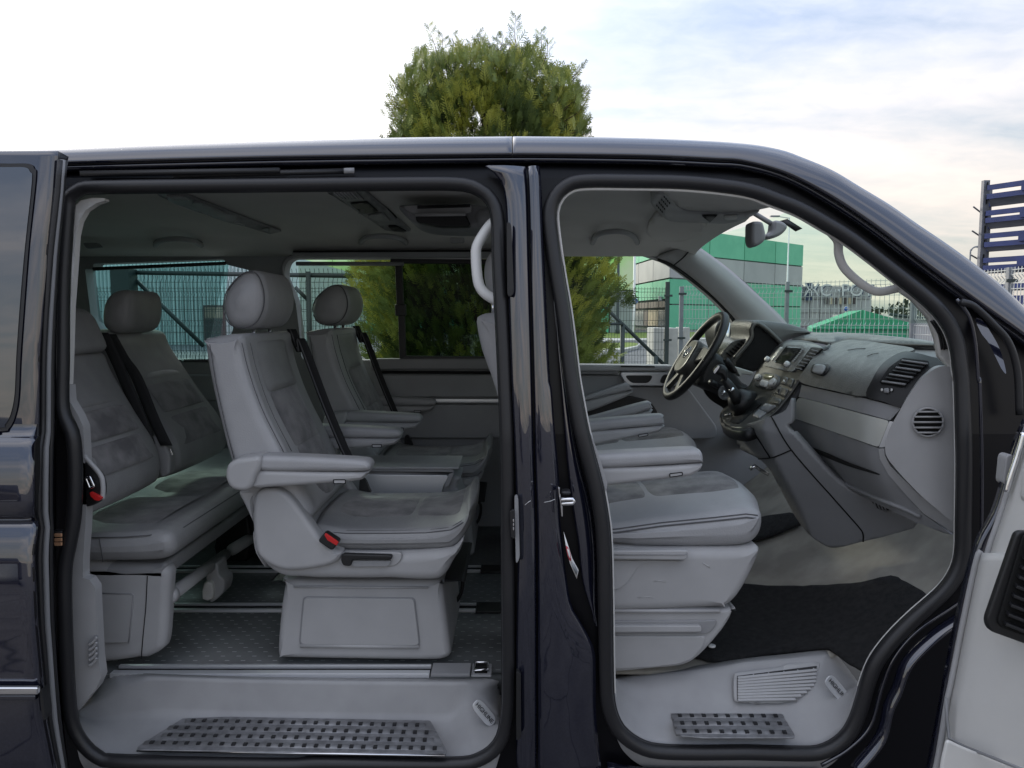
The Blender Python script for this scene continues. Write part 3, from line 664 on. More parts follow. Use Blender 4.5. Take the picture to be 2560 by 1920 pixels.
for i in range(1100):
    p = M_(rn.uniform(300, 1740), rn.uniform(0, 1)); u = (p[0] - 900) * 3.16
    top = itp(u, [(300, 760), (480, 480), (640, 560), (900, 430), (1120, 540), (1380, 450), (1500, 650), (1640, 640), (1750, 800)])
    v = top - 40 * rn.random() + rn.random() ** 1.5 * 420; b = at(M_(u, v), TY + rn.uniform(-.5, .4)); spray(mbs[rn.choice((0, 0, 1))], b, Vector((rn.uniform(-.5, .5), rn.uniform(-.4, .4), 1)), rn.uniform(.09, .17), rn, 6, .0055)
tw.build('twigs', m_bark, thu, kind='stuff')
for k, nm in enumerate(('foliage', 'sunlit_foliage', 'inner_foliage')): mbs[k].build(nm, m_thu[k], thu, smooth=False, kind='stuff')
# ---- dark car standing behind the viewer: only its reflection shows, in the sliding door
pc = thing('parked_car', 'dark parked car that shows only as a reflection in the sliding door', 'car', (-6.2, -5.2, 0))
prof = [(-2.2, .35), (-2.25, .75), (-1.9, .95), (-1.2, 1.02), (-.6, 1.42), (.6, 1.46), (1.4, 1.05), (2.1, .95), (2.25, .6), (2.2, .3), (0, .25)]
pillow('body', [(-6.2 + a.x, a.y) for a in cs([Vector(p) for p in prof], True, 4)], -6.1, -4.3, .18, m_black, pc)
for wx_ in (-1.4, 1.4):
    q = MB(); q.lathe([(.33, 0), (.33, .2)], (-6.2 + wx_, -4.2, .33), (0, -1, 0), 20); wl = q.build('wheel', m_rubber, pc, bevel=.02); q = MB(); q.lathe([(.2, 0), (.2, .02)], (-6.2 + wx_, -4.18, .33), (0, 1, 0), 12); q.build('rim', m_fgrey, wl)
# ================================================================== VAN: BODY AND OPENINGS
van = thing('van', 'dark navy van seen from the side with its sliding door and front door open', 'van', (0, 1.7, 0))
yb_t = [(340, 1.80), (420, 1.765), (700, 1.735), (1090, 1.695), (1500, 1.69), (1950, 1.71)]
def yb(v): return itp(v, yb_t)
def ob(p, o=0): return at(p, yb(p[1]) + o)
roof_top = [(-120, 375), (0, 370.5), (170, 366), (400, 358), (700, 350), (1000, 344), (1300, 341), (1500, 343), (1700, 349), (1860, 359), (1950, 374), (2004.6, 393), (2080, 425), (2149, 466), (2225, 512), (2294, 560), (2368, 610), (2438.5, 661), (2500, 710), (2560, 766), (2640, 845)]
gutter = [(-120, 412), (0, 411), (170, 406), (400, 399), (700, 392), (1000, 388), (1300, 385), (1500, 387), (1648, 390), (1792, 397), (1860, 402), (1968.5, 433), (2077, 491), (2185, 563), (2294, 646), (2402, 726), (2480, 782), (2560, 838), (2640, 900)]
slide_out = T(A_, 470, 590, 490, 530, 560, 478, 700, 462) + T(A_, 1936, 448) + T(B_, 1100, 438, 1500, 440, 1640, 472, 1735, 545, 1782, 680, 1792, 1000, 1825, 1659) + T(G_, 190, 830, 195, 1659) + T(J_, 1955, 1000, 1945, 1280, 1890, 1480, 1740, 1600, 1500, 1632, 600, 1625) + T(I_, 2037, 1635, 880, 1612, 700, 1572, 585, 1460, 520, 1320, 495, 1100, 475, 700) + T(E_, 445, 1600, 480, 1400, 512, 1200, 520, 900, 500, 650, 430, 480) + [(155, 900), (157, 700)]
slide_c = cs([Vector(p) for p in slide_out], True, 5)
front_in = T(C_, 395, 500, 430, 408, 500, 352, 600, 335, 900, 336, 1300, 346) + T(D_, 0, 390, 150, 440, 350, 515, 500, 600, 700, 720, 1000, 950, 1250, 1150, 1370, 1290, 1430, 1450, 1450, 1659) + T(H_, 1455, 250, 1470, 800, 1465, 1300) + T(L_, 1540, 50, 1520, 170, 1450, 300, 1350, 400, 1200, 530, 1050, 680, 920, 850, 850, 1020, 800, 1200, 740, 1350, 640, 1450, 500, 1500, 0, 1492) + T(K_, 1500, 1495, 1150, 1485, 1010, 1440, 900, 1350, 840, 1200, 825, 1000, 818, 500) + T(G_, 905, 1400, 885, 1200, 838, 950, 757, 650, 690, 300) + T(C_, 540, 1600, 490, 1200, 440, 900, 405, 650)
fi = [Vector(p) for p in front_in]
fic = cs(fi, True, 5)
def offs(p, d):
    n = len(p); ar = sum(p[i].x * p[(i + 1) % n].y - p[(i + 1) % n].x * p[i].y for i in range(n)); sg = 1 if ar > 0 else -1; o = []
    for i in range(n):
        t = (p[(i + 2) % n] - p[i - 2]).normalized(); o.append(p[i] + Vector((t.y, -t.x)) * sg * d)
    return o
front_c = offs(resample(fic, 220, True), 19); front_c = resample(cs(resample(front_c, 90, True), True, 3), 220, True)
slide_c = resample(slide_c, 240, True)
# main side panel behind the seals, with both door openings cut out
outer = [Vector(p) for p in gutter] + [Vector(p) for p in [(2760, 1000), (2760, 2080), (-160, 2080), (-160, 412)]]
outer = outer[1:]
drape('body_side_panel', outer, lambda p: ob(p, .045), m_paintd, van, smooth=False, step=40, holes=(resample(slide_c, 80, True), resample(front_c, 80, True)), solid=.012)
tube('sliding_door_seal', [ob(p, .012) for p in slide_c], .0155, m_rubber, van, 12, True)
tube('front_door_seal', [ob(p, .012) for p in front_c], .0165, m_rubber, van, 12, True)
tube('seal_lip', [ob(p, .036) for p in offs(slide_c, -13)], .006, m_rubber, van, 6, True)
tube('seal_lip', [ob(p, .036) for p in offs(front_c, -15)], .006, m_rubber, van, 6, True)
# roof rail, split at the middle joint
def split(l, u):
    a = [p for p in l if p[0] < u]; b = [p for p in l if p[0] > u]; i = len(a)
    p, q = l[i - 1], l[i]; t = (u - p[0]) / (q[0] - p[0]); m = (u, p[1] + (q[1] - p[1]) * t); return a + [m], [(m[0] + 2, m[1])] + b
rt1, rt2 = split(roof_top, 1280); gu1, gu2 = split(gutter, 1280)
for a, b in ((rt1, gu1), (rt2, gu2)): ribbon('roof_rail', [ob(p, .034) for p in a], [ob(p, 0) for p in b], m_paint, van, bul=.010, nu=90, nv=10, bd=(0, -1, .2), solid=.01)
tube('gutter_strip', [ob((p[0], p[1] + 4), .012) for p in cs([Vector(p) for p in gutter])], .004, m_rubber, van, 6)
gs = resample(cs([Vector(p) for p in gutter]), 120)
def noff(P, d): return [P[i] + Vector(((P[max(i - 1, 0)] - P[min(i + 1, len(P) - 1)]).normalized().y * -1 * -d, (P[min(i + 1, len(P) - 1)] - P[max(i - 1, 0)]).normalized().x * d)) * 1 for i in range(len(P))]
ribbon('door_flange', [ob(p, .016) for p in noff(gs, 7)], [ob(p, .028) for p in noff(gs, 23)], m_paint, van, bul=.006, nu=120, nv=5, solid=.004)
rr = [[ob(p, .040) + Vector((0, 0, -.006)) for p in resample(roof_top[:10] + [(1930, 370)], 30)]]
for y, dz in ((1.95, .012), (2.6, .04), (3.1, .02), (3.42, -.02), (3.55, -.10)): rr.append([Vector((q.x * (1 + .0), y, rr[0][i].z + dz)) for i, q in enumerate(rr[0])])
grid('roof', rr, m_paint, van)
# slide rail above the sliding opening
q = MB(); q.bar(ob(A_(560, 372), .02), ob(A_(1936, 350), .02), .010, .012); q.bar(ob(A_(1200, 385), .025), ob(B_(770, 352), .025), .006, .012)
q.build('slide_rail', m_rubber, van)
q = MB(); q.bar(ob(B_(720, 352), .015), ob(B_(790, 350), .015), .006, .012); q.build('rail_stop', m_greyd, van)
# B pillar
L1 = T(B_, 1690, 318) + T(B_, 1790, 400, 1830, 520, 1843, 700, 1850, 1000, 1872, 1659) + [(1281, 1000)] + T(G_, 242, 830, 262, 1450) + T(K_, 125, 400, 118, 1000, 118, 1680)
L2 = T(C_, 178, 185, 190, 400, 202, 900, 222, 1659) + T(G_, 372, 830) + T(K_, 262, 0, 265, 1000, 265, 1700)
L2b = [(p[0] + 4, p[1]) for p in L2]
L3 = T(C_, 272, 180, 285, 300, 310, 900, 345, 1659) + T(G_, 495, 330, 515, 600, 545, 950, 550, 1200) + T(K_, 455, 30, 480, 250, 520, 480, 600, 620, 685, 800, 695, 1000, 700, 1300, 740, 1700)
ribbon('pillar_panel', [ob(p) for p in L1], [ob(p) for p in L2], m_paint, van, bul=.012, nu=60, nv=10, solid=.02)
ribbon('pillar_panel', [ob(p, -.002) for p in L2b], [ob(p, .004) for p in L3], m_paint, van, bul=.010, nu=60, nv=10, solid=.02)
# pillar return and sill panel round the front opening
L3c = [(p[0] + 10, p[1]) for p in T(G_, 500, 0, 530, 600, 560, 950, 590, 1400) + T(K_, 520, 250, 560, 480, 640, 640)]
L4c = T(C_, 435, 1659) + T(G_, 590, 200, 648, 650, 728, 1000, 785, 1200, 808, 1400) + T(K_, 708, 300, 712, 640)
ribbon('door_jamb', [ob((p[0] + 14, p[1]), .02) for p in T(C_, 320, 700) + T(C_, 350, 1300) + T(G_, 520, 300, 560, 800, 600, 1150, 640, 1400) + T(K_, 560, 300, 640, 560)], [ob(p, .045) for p in T(C_, 345, 760, 395, 1250) + T(G_, 600, 330, 685, 800, 770, 1150, 800, 1400) + T(K_, 705, 300, 712, 640)], m_paint, van, bul=.012, nu=40, nv=6, solid=.004)
# latch striker, buffer, sticker
def sb(name, p, q_, Y, th, m, parent=van, **k):
    a, b = at(p, Y), at(q_, Y); return box(name, (min(a.x, b.x), Y, min(a.z, b.z)), (max(a.x, b.x), Y + th, max(a.z, b.z)), m, parent, **k)
st_ = slab('striker_plate', T(G_, 540, 1020, 552, 1018, 560, 1090, 572, 1130, 574, 1225, 562, 1222, 555, 1130, 545, 1080), 1.665, 1.68, m_chrome, van)
q = MB(); q.tube([at(p, 1.655) for p in T(G_, 560, 1105, 640, 1100, 652, 1115, 640, 1130, 565, 1133)], .005, 8); q.build('striker_loop', m_chrome, st_)
sb('door_buffer', G_(566, 1045), G_(630, 1075), 1.655, .03, m_black, bevel=.006)
stk = slab('warning_sticker', T(U_, 850, 900, 960, 1240, 1038, 1385, 1015, 1497, 930, 1300, 880, 1090), 1.678, 1.681, m_white, van, bevel=0)
slab('red_ring', cs([Vector(p) for p in T(U_, 880, 1090, 905, 1100, 935, 1170, 945, 1250, 930, 1270, 900, 1200)], True, 4), 1.675, 1.677, mat('sticker_red', (.55, .08, .10), .5), stk, bevel=0)
slab('sticker_print', T(U_, 950, 1280, 990, 1320, 1030, 1400, 1015, 1450, 960, 1350), 1.675, 1.677, m_fgrey, stk, bevel=0)
slab('white_dot', cs([Vector(p) for p in T(U_, 893, 1120, 915, 1130, 933, 1190, 935, 1235, 912, 1200)], True, 4), 1.673, 1.674, m_white, stk, bevel=0)
# contact plates on both jambs
pl = slab('contact_plate', fil(T(U_, 170, 650, 230, 620, 240, 1000, 190, 980), 8), 1.655, 1.668, m_black, van)
for y in (765, 815, 868): slab('contact', fil(T(U_, 212, y - 20, 228, y - 20, 228, y + 18, 212, y + 18), 5), 1.650, 1.656, m_chrome, pl, bevel=.001)
slab('hinge_cover', fil(T(U_, 230, 455, 280, 455, 300, 1240, 250, 1320), 14), 1.672, 1.69, m_greyd, van, bevel=.003)
slab('hinge_cover', fil(T(K_, 118, 950, 152, 975, 155, 1440, 118, 1465), 8), 1.672, 1.69, m_black, van, bevel=.003)
slab('hinge_cover', fil(T(C_, 45, 560, 78, 575, 97, 1060, 75, 1085, 50, 1080), 14), 1.715, 1.73, m_rubber, van, bevel=.003)
pl = slab('contact_plate', T(E_, 342, 1322, 426, 1322, 428, 1430, 372, 1436, 345, 1440), 1.69, 1.71, m_black, van)
for y in (1352, 1383, 1413): slab('contact', T(E_, 372, y - 12, 424, y - 12, 426, y + 10, 376, y + 12), 1.684, 1.689, mat('copper_contact_%d' % y, (.85, .48, .28), .3, .6), pl, bevel=.001)
# scratches on the pillar
tube('scratch', [at(p, 1.66) for p in T(U_, 605, 533, 690, 515, 742, 492)], .0006, m_white, van, 5); tube('scratch', [at(p, 1.66) for p in T(U_, 362, 568, 400, 535, 435, 512)], .0006, m_white, van, 5)
# sills
for a, b, c in ((T(I_, 560, 1655) + T(J_, 0, 1660, 1650, 1668), None, 0), (T(K_, 780, 1600) + T(K_, 1050, 1640, 1700, 1648) + T(L_, 0, 1650, 560, 1655), None, 0)):
    ribbon('sill_panel', [ob((p[0], p[1] + 4), .02) for p in a], [ob((p[0], p[1] + 90), -.01) for p in a], m_paint, van, bul=.02, nu=20, nv=8, solid=.01)
# curved body edge in front of the door opening
ed = T(L_, 1640, 520, 1590, 570, 1400, 700, 1200, 900, 1120, 1100, 1060, 1230, 1000, 1450, 820, 1680)
ribbon('fender_edge', [at((p[0] - 16, p[1] - 14), 1.70) for p in ed], [at((p[0] + 10, p[1] + 8), 1.69) for p in ed], m_paint, van, bul=.018, nu=50, nv=10, solid=.01)
e2 = T(L_, 1650, 400, 1500, 500, 1250, 670, 1090, 860, 1000, 1080, 920, 1350, 760, 1520, 560, 1640)
tube('jamb_bead', [at(p, 1.71) for p in cs([Vector(p) for p in e2])], .0045, m_paint, van, 8)
tube('jamb_bead', [at(p, 1.71) for p in cs([Vector(p) for p in T(D_, 1470, 1100, 1560, 1230, 1600, 1400, 1620, 1659) + T(H_, 1630, 300, 1645, 900, 1640, 1500) + T(L_, 1725, 60, 1690, 300, 1640, 420)])], .004, m_paint, van, 8)
# added streak shaped as the sky's reflection, plus rubber frame, behind the A pillar
fnq = lambda p: at(p, 1.715 + (p[1] - 900) * -.00022)
drape('reflection_streak', cs([Vector(p) for p in T(D_, 1600, 1240, 1640, 1238, 1700, 1320, 1762, 1430, 1798, 1540, 1812, 1615, 1780, 1580, 1735, 1490, 1690, 1400, 1640, 1335)], True, 4), lambda p: at(p, 1.715 + (p[1] - 880) * -.00045), m_paint, van, step=40, solid=0, smooth=False)
tube('glass_frame', [at(p, 1.70) for p in cs([Vector(p) for p in T(D_, 1500, 1120, 1590, 1150, 1720, 1270, 1830, 1400, 1890, 1600, 1905, 1900)])], .008, m_rubber, van, 8)
# ---- sliding door, slid back along the outside
dprof = [(370, 1.672), (600, 1.650), (850, 1.628), (1086, 1.610), (1093, 1.600), (1106, 1.588), (1118, 1.5835), (1150, 1.573), (1200, 1.5645), (1250, 1.5595), (1292, 1.5575), (1294, 1.572), (1302, 1.572), (1304, 1.566), (1320, 1.559), (1350, 1.550), (1400, 1.540), (1470, 1.5325), (1560, 1.5285), (1700, 1.529), (1920, 1.541), (2040, 1.56)]
dedge = [(376, 146.5), (480, 139), (620, 121), (800, 106), (900, 100), (1060, 98), (1093, 97), (1112, 88.6), (1211, 85), (1292, 84.5), (1303, 96), (1384, 85), (1556, 93), (1659, 103), (1797, 113), (1920, 137.5), (2040, 165)]
vs_ = sorted(set([378, 390] + list(range(420, 1086, 40)) + [a for a, b in dprof if a > 378] + list(range(1320, 1920, 30))))
rows = []
for v in vs_:
    y = itp(v, dprof); ue = itp(v, dedge); ul = -170
    rows.append([at((ul + (ue - ul) * j / 12, v), y + (.006 if j == 12 else 0)) for j in range(13)])
sd = grid('sliding_door', rows, m_paint, van, solid=.012)
fnd = lambda p: at(p, itp(p[1], dprof) - .003)
win = [(-150, 402)] + T(A_, 0, 300, 195, 302, 236, 335, 248, 400, 200, 850, 165, 1300, 140, 1659) + T(E_, 128, 400, 100, 540, 60, 612, 0, 632) + [(-150, 1080)]
drape('window_rubber', cs([Vector(p) for p in win], True, 4), fnd, m_rubber, sd, step=22, solid=0)
cx = sum(p[0] for p in win) / len(win)
win2 = [Vector((p[0] - 10 if p[0] > 0 else p[0], p[1] + (9 if p[1] < 700 else -9))) for p in win]
drape('window_glass', cs(win2, True, 4), lambda p: at(p, itp(p[1], dprof) - .0045), m_glassx, sd, step=22, solid=0)
top_cap = [at(p, 1.66) for p in T(A_, -200, 215, 405, 212)]; 
dI = [(375, 172), (400, 170), (445, 164), (553, 156), (640, 149), (760, 143), (900, 140), (1100, 141), (1400, 141), (1550, 142), (1700, 150), (1850, 163), (1960, 178), (2040, 190)]
rows = [[at((itp(v, dedge) + (itp(v, dI) - itp(v, dedge)) * j / 6, v + (14 * j / 6 if v < 380 else 0)), itp(v, dprof) + .006 + (1.70 - itp(v, dprof)) * (j / 6) ** .7) for j in range(7)] for v in [378] + list(range(400, 2040, 30))]
grid('door_edge', rows, m_paintd, sd, solid=.004)
for k, (fr, rd, mm) in enumerate(((.22, .006, m_rubber), (.5, .0065, m_greyd), (.72, .006, m_rubber))):
    tube('edge_seal', [at((itp(v, dedge) + (itp(v, dI) - itp(v, dedge)) * fr, v), itp(v, dprof) + (1.69 - itp(v, dprof)) * fr ** .7 - .004) for v in range(400, 2040, 40)], rd, mm, sd, 8)
ribbon('door_recess', [at(p, 1.578) for p in T(E_, 268, 668, 246, 718, 237, 900, 233, 1235)], [at(p, 1.60) for p in T(E_, 278, 665, 278, 760, 278, 900, 266, 1238)], m_void, sd, nu=20, nv=3, solid=.002)
q = MB(); q.bar(at((-170, 1725), 1.515), at(I_(285, 1092), 1.515), .012, .016); q.build('chrome_strip', m_chrome, sd, bevel=.003)
box('lower_trim', tuple(at((-170, 1752), 1.521)), tuple(at(I_(285, 1108), 1.535)), m_paint, sd, bevel=.003)
slab('strip_end_cap', fil(T(I_, 286, 1082, 306, 1100, 330, 1280, 318, 1330, 296, 1230), 20), 1.52, 1.545, m_black, sd, bevel=.004)
# C-pillar trims inside the seal
fnt = lambda p: at(p, 1.785)
drape('pillar_trim', [Vector(p) for p in T(A_, 722, 540, 640, 538, 560, 556, 500, 610, 462, 700, 443, 850, 425, 1100, 400, 1659) + T(E_, 398, 308, 473, 308) + T(A_, 482, 1600, 490, 1300, 508, 1050, 525, 800, 548, 700, 590, 625, 660, 577, 725, 556)], fnt, m_greyl, van, step=14, solid=.02, off=-1, bevel=.002)
drape('lower_pillar_trim', [Vector(p) for p in T(E_, 398, 312, 473, 312, 480, 420, 540, 520, 575, 600, 586, 800, 597, 1100, 590, 1300, 575, 1500, 570, 1659) + T(I_, 598, 200, 605, 275, 650, 290, 690, 350, 715, 850, 735, 1000, 700, 1080, 560, 1250, 540, 1240, 520, 900, 505, 500, 495, 120) + T(E_, 478, 1500, 512, 1390, 540, 1280, 553, 1100, 550, 800, 540, 680, 500, 580, 430, 470, 405, 400)], lambda p: at(p, 1.775), m_grey, van, step=14, solid=.03, off=-1, bevel=.003)
vt = slab('pillar_vent', fil(T(I_, 640, 730, 700, 690, 712, 850, 655, 930, 640, 900), 8), 1.768, 1.776, m_greyd, van, bevel=.002)
for i in range(5):
    y = 745 + i * 38; tube('vent_slat', [at(p, 1.762) for p in cs([Vector(p) for p in T(I_, 650, y + 18, 680, y - 4, 705, y - 40)])], .0035, m_grey, vt, 6)
tube('opening_trim', [at(p, 1.775) for p in offs([Vector(p) for p in resample(fic, 220, True)], -2)], .0035, m_greyl, van, 8, True)
# textured release strip on the front pillar trim
rs = slab('pillar_air_grille', fil(T(G_, 745, 640, 762, 635, 820, 790, 885, 1010, 858, 1070, 805, 900), 10), 1.745, 1.76, m_grey, van, bevel=.002)
for i in range(12):
    t = i / 11; a = G_(755 + 90 * t, 665 + 355 * t); slab('grille_slot', fil([(a[0] - 2, a[1] - 4), (a[0] + 5 + 2 * t, a[1] - 4), (a[0] + 7 + 2 * t, a[1] + 5), (a[0] + 1, a[1] + 5)], 1.5), 1.741, 1.746, m_greyd, rs, bevel=.001)
# A pillar vent at the windscreen foot
av = drape('windscreen_pillar_trim', [Vector(p) for p in T(D_, 1080, 1040, 1180, 1110, 1290, 1235, 1340, 1380, 1360, 1500, 1420, 1560, 1425, 1640, 1452, 1840, 1475, 1800, 1480, 1500, 1430, 1380, 1330, 1250, 1230, 1130, 1140, 1050)], lambda p: at(p, 1.815), m_greyl, van, step=12, solid=.02)
for a, b in (((1310, 1245), (1385, 1450)), ((1330, 1240), (1402, 1445)), ((1350, 1245), (1420, 1440)), ((1292, 1250), (1368, 1450))):
    tube('vent_slot', [at(p, 1.812) for p in cs([Vector(p) for p in T(D_, *a, (a[0] + b[0]) / 2 + 16, (a[1] + b[1]) / 2 - 10, *b)])], .0025, m_black, av, 6)
# ---- front door, swung open at the right edge
dl = T(H_, 1940, 640, 1905, 780, 1850, 950, 1770, 1200, 1700, 1400, 1650, 1550) + T(L_, 1700, 100, 1600, 540, 1500, 1040, 1470, 1180, 1420, 1500, 1370, 1760)
rows = []
N_c = 10
for i, p in enumerate(resample(cs([Vector(p) for p in dl]), 44)):
    row = []
    for j in range(N_c + 1):
        t = j / N_c; y = 1.545 - .30 * t; u = p.x + (2760 - p.x) * t
        row.append(at((u, p.y), y + (.02 * (1 - t * 10) if j < 1 else 0)))
    rows.append(row)
fd = grid('front_door', rows, m_greyl, van, solid=.010)
tube('door_panel_edge', [at((p.x + 2, p.y), 1.555) for p in cs([Vector(p) for p in dl])], .006, m_grey, fd, 8)
bk = T(H_, 1960, 560, 1900, 700, 1840, 870, 1740, 1200) + T(L_, 1700, 60, 1585, 500, 1485, 1000, 1440, 1250, 1380, 1560, 1340, 1760)
ribbon('door_shell_edge', [at((p[0] + 6, p[1]), 1.575) for p in bk], [at((p[0] + 32, p[1]), 1.60) for p in bk], m_paint, fd, bul=.006, nu=40, nv=5, solid=.02)
yd2 = lambda u: 1.545 - .30 * max(0, (u - 2340)) / 420
pk = slab('door_speaker_frame', fil(T(L_, 1990, -60, 1765, 590, 1790, 665, 2300, 850, 2300, -60), 14), 1.385, 1.40, m_black, fd, bevel=.012, seg=4)
slab('speaker_recess', fil(T(L_, 2040, -40, 1850, 600, 1880, 640, 2300, 790, 2300, -40), 10), 1.379, 1.384, m_void, pk, bevel=.001)
for i in range(12):
    y = 600 - i * 68; x0 = 1895 + (600 - y) * .285; q = MB(); q.bar(at(L_(x0, y), 1.373), at(L_(x0 + 330, y + 130), 1.35), .02, .006); q.build('speaker_slat', m_rubber, pk, bevel=.001)
tube('panel_seam', [at(L_(x, y), 1.53 - (x - 1470) * .00045) for x, y in ((1470, 1150), (1476, 1300), (1492, 1440), (1600, 1500), (1800, 1580), (2100, 1700))], .0035, m_greyd, fd, 6)
slab('lower_door_trim', fil(T(L_, 1480, 1455, 1600, 1512, 1800, 1592, 2200, 1745, 2200, 1900, 1400, 1900, 1445, 1600), 12), 1.42, 1.43, m_greyl, fd, bevel=.006)
slab('door_edge_clip', fil(T(H_, 1815, 795, 1870, 790, 1840, 1010, 1795, 1000), 14), 1.58, 1.61, m_grey, fd, bevel=.004)
tube('door_glint_edge', [at(p, 1.535) for p in cs([Vector(p) for p in T(H_, 1935, 640, 1890, 800, 1840, 950, 1815, 1050)])], .006, m_chrome, fd, 8)
pillow('armrest_edge', plain(cs([Vector(p) for p in T(H_, 1960, 760, 1928, 800, 1905, 900, 1895, 1040, 1925, 1105, 2300, 1110, 2300, 760)], True, 4), 1.50), 1.47, 1.50, .012, m_greyl, fd)
# ================================================================== VAN: INTERIOR SHELL
# floor sheets
m_floor = mat('anthracite_rubber_floor', (.105, .112, .112), .38, nz=.35, ns=5, bump=.15, bs=300, detail=8)
def dashfloor(m):
    t = m.node_tree; L = t.links.new; b = t.nodes['Principled BSDF']; c = t.nodes.new('ShaderNodeTexCoord'); s = t.nodes.new('ShaderNodeSeparateXYZ'); L(c.outputs['Object'], s.inputs[0])
    def M(op, a, bb=None):
        n = t.nodes.new('ShaderNodeMath'); n.operation = op
        for i, x in enumerate((a, bb)):
            if x is None: continue
            if isinstance(x, (int, float)): n.inputs[i].default_value = x
            else: L(x, n.inputs[i])
        return n.outputs[0]
    ry = M('DIVIDE', s.outputs[1], .028); row = M('FLOOR', ry); fy = M('FRACT', ry)
    fx = M('FRACT', M('ADD', M('DIVIDE', s.outputs[0], .045), M('MULTIPLY', row, .5)))
    on_ = M('MULTIPLY', M('LESS_THAN', fx, .28), M('LESS_THAN', fy, .14))
    x = t.nodes.new('ShaderNodeMix'); x.data_type = 'RGBA'; src = b.inputs['Base Color'].links[0].from_socket
    L(on_, x.inputs[0]); L(src, x.inputs[6]); x.inputs[7].default_value = (.24, .25, .25, 1); L(x.outputs[2], b.inputs['Base Color'])
dashfloor(m_floor)
FZ = .435
box('rear_floor', (-2.3, 1.94, FZ - .05), (.06, 3.42, FZ), m_floor, van, bevel=0)
box('underfloor', (-2.4, 1.80, .25), (1.6, 3.5, .30), m_black, van, bevel=0)
def rail(name, v, x0, x1, w_, m, h=.012, parent=van):
    y = atz((CX, v), FZ + h).y; return box(name, (x0, y - w_, FZ), (x1, y, FZ + h), m, parent, bevel=.001)
rl = rail('floor_rail', J_(0, 945)[1], -1.08, at(J_(1395, 900), 2.0).x, .022, m_alu)
y0 = atz((CX, J_(0, 945)[1]), FZ + .012).y
box('rail_slot', (-1.08, y0, FZ), (at(J_(1395, 900), 2.0).x, y0 + .024, FZ + .004), m_void, rl, bevel=0)
box('rail_lip', (-1.08, y0 + .024, FZ), (at(J_(1395, 900), 2.0).x, y0 + .036, FZ + .012), m_alu, rl, bevel=.001)
xa = at(J_(1400, 900), 2.0).x; xb = at(J_(1682, 900), 2.0).x
box('rail_cover', (xa + .002, y0 - .02, FZ), (xb, y0 + .045, FZ + .011), m_greyd, van, bevel=.002)
xc = at(J_(1835, 900), 2.0).x
er = box('lashing_ring_housing', (xb + .003, y0 - .022, FZ), (xc, y0 + .05, FZ + .008), m_greyd, van, bevel=.006)
box('recess', (xb + .012, y0 - .012, FZ + .008), (xc - .012, y0 + .042, FZ + .0095), m_void, er, bevel=0)
q = MB(); cxr = (xb + xc) / 2; q.tube([(cxr - .018, y0 - .004, FZ + .014), (cxr - .018, y0 + .03, FZ + .02), (cxr + .018, y0 + .03, FZ + .02), (cxr + .018, y0 - .004, FZ + .014)], .004, 8, True); q.build('lashing_ring', m_chrome, er)
for v, x1 in ((1524, .02), (1426, .02)):
    y = atz((CX, v), FZ + .01).y
    r0 = box('floor_rail', (-1.6, y, FZ), (-.12, y + .014, FZ + .010), m_alu, van, bevel=.001); box('rail_slot', (-1.6, y + .014, FZ), (-.12, y + .05, FZ + .003), m_void, r0, bevel=0)
    box('rail_lip', (-1.6, y + .05, FZ), (-.12, y + .062, FZ + .010), m_alu, r0, bevel=.001); box('rail_cover', (-.118, y - .01, FZ), (x1, y + .07, FZ + .009), m_black, van, bevel=.002)
# sliding door step
lip = T(I_, 556, 1300, 580, 1400, 640, 1490, 760, 1565, 900, 1588) + T(J_, 0, 1590, 900, 1605, 1600, 1612, 1740, 1580, 1840, 1500, 1892, 1350)
trd = T(I_, 556, 1290, 640, 1310, 800, 1300, 1000, 1275, 1260, 1262) + T(J_, 0, 1280, 700, 1292, 1440, 1300, 1540, 1285, 1640, 1220, 1760, 1240, 1890, 1310)
rtp = T(I_, 553, 1252, 700, 1180, 850, 1110, 1030, 1025, 1130, 1002) + T(J_, 0, 1018, 700, 1030, 1550, 1038, 1640, 1046, 1700, 1078, 1780, 1150, 1890, 1285)
flo = T(I_, 553, 1248, 620, 1190, 720, 1040, 800, 985, 900, 962) + T(J_, 0, 985, 700, 995, 1500, 1002, 1900, 1004, 1900, 1060, 1900, 1150, 1895, 1270)
n = 80
ra = [at(p, 1.735) for p in resample(cs([Vector(p) for p in lip]), n)]; rb = [at(p, 1.88) for p in resample(cs([Vector(p) for p in trd]), n)]
rc = [at(p, 1.897) for p in resample(cs([Vector(p) for p in rtp]), n)]; rd = [at(p, 1.945) for p in resample(cs([Vector(p) for p in flo]), n)]
# match stations by x position so that strips stay straight
def byx(pts3, xs):
    o = []
    for x in xs:
        b = None
        for a, c in zip(pts3, pts3[1:]):
            if (a.x - x) * (c.x - x) <= 0 and abs(c.x - a.x) > 1e-9: b = a.lerp(c, (x - a.x) / (c.x - a.x)); break
        o.append(b or (pts3[0] if abs(pts3[0].x - x) < abs(pts3[-1].x - x) else pts3[-1]))
    return o
def lerprow(a, b, t, dz=0): return [p.lerp(q, t) + Vector((0, 0, dz)) for p, q in zip(a, b)]
rows = [[p + Vector((0, -.004, -.07)) for p in ra], [p + Vector((0, -.006, -.008)) for p in ra], ra, lerprow(ra, rb, .08, .0), lerprow(ra, rb, .5, -.004), lerprow(ra, rb, .88, -.002), lerprow(rb, rc, .0, .004), lerprow(rb, rc, .2, -.002), lerprow(rb, rc, .9), rc, lerprow(rc, rd, .12, .002), rd]
stp = grid('sliding_door_step', rows, m_scuff, van, solid=.004)
box('floor_edge_strip', (-1.03, 1.935, FZ - .03), (.05, 1.96, FZ + .003), m_floor, van, bevel=0)
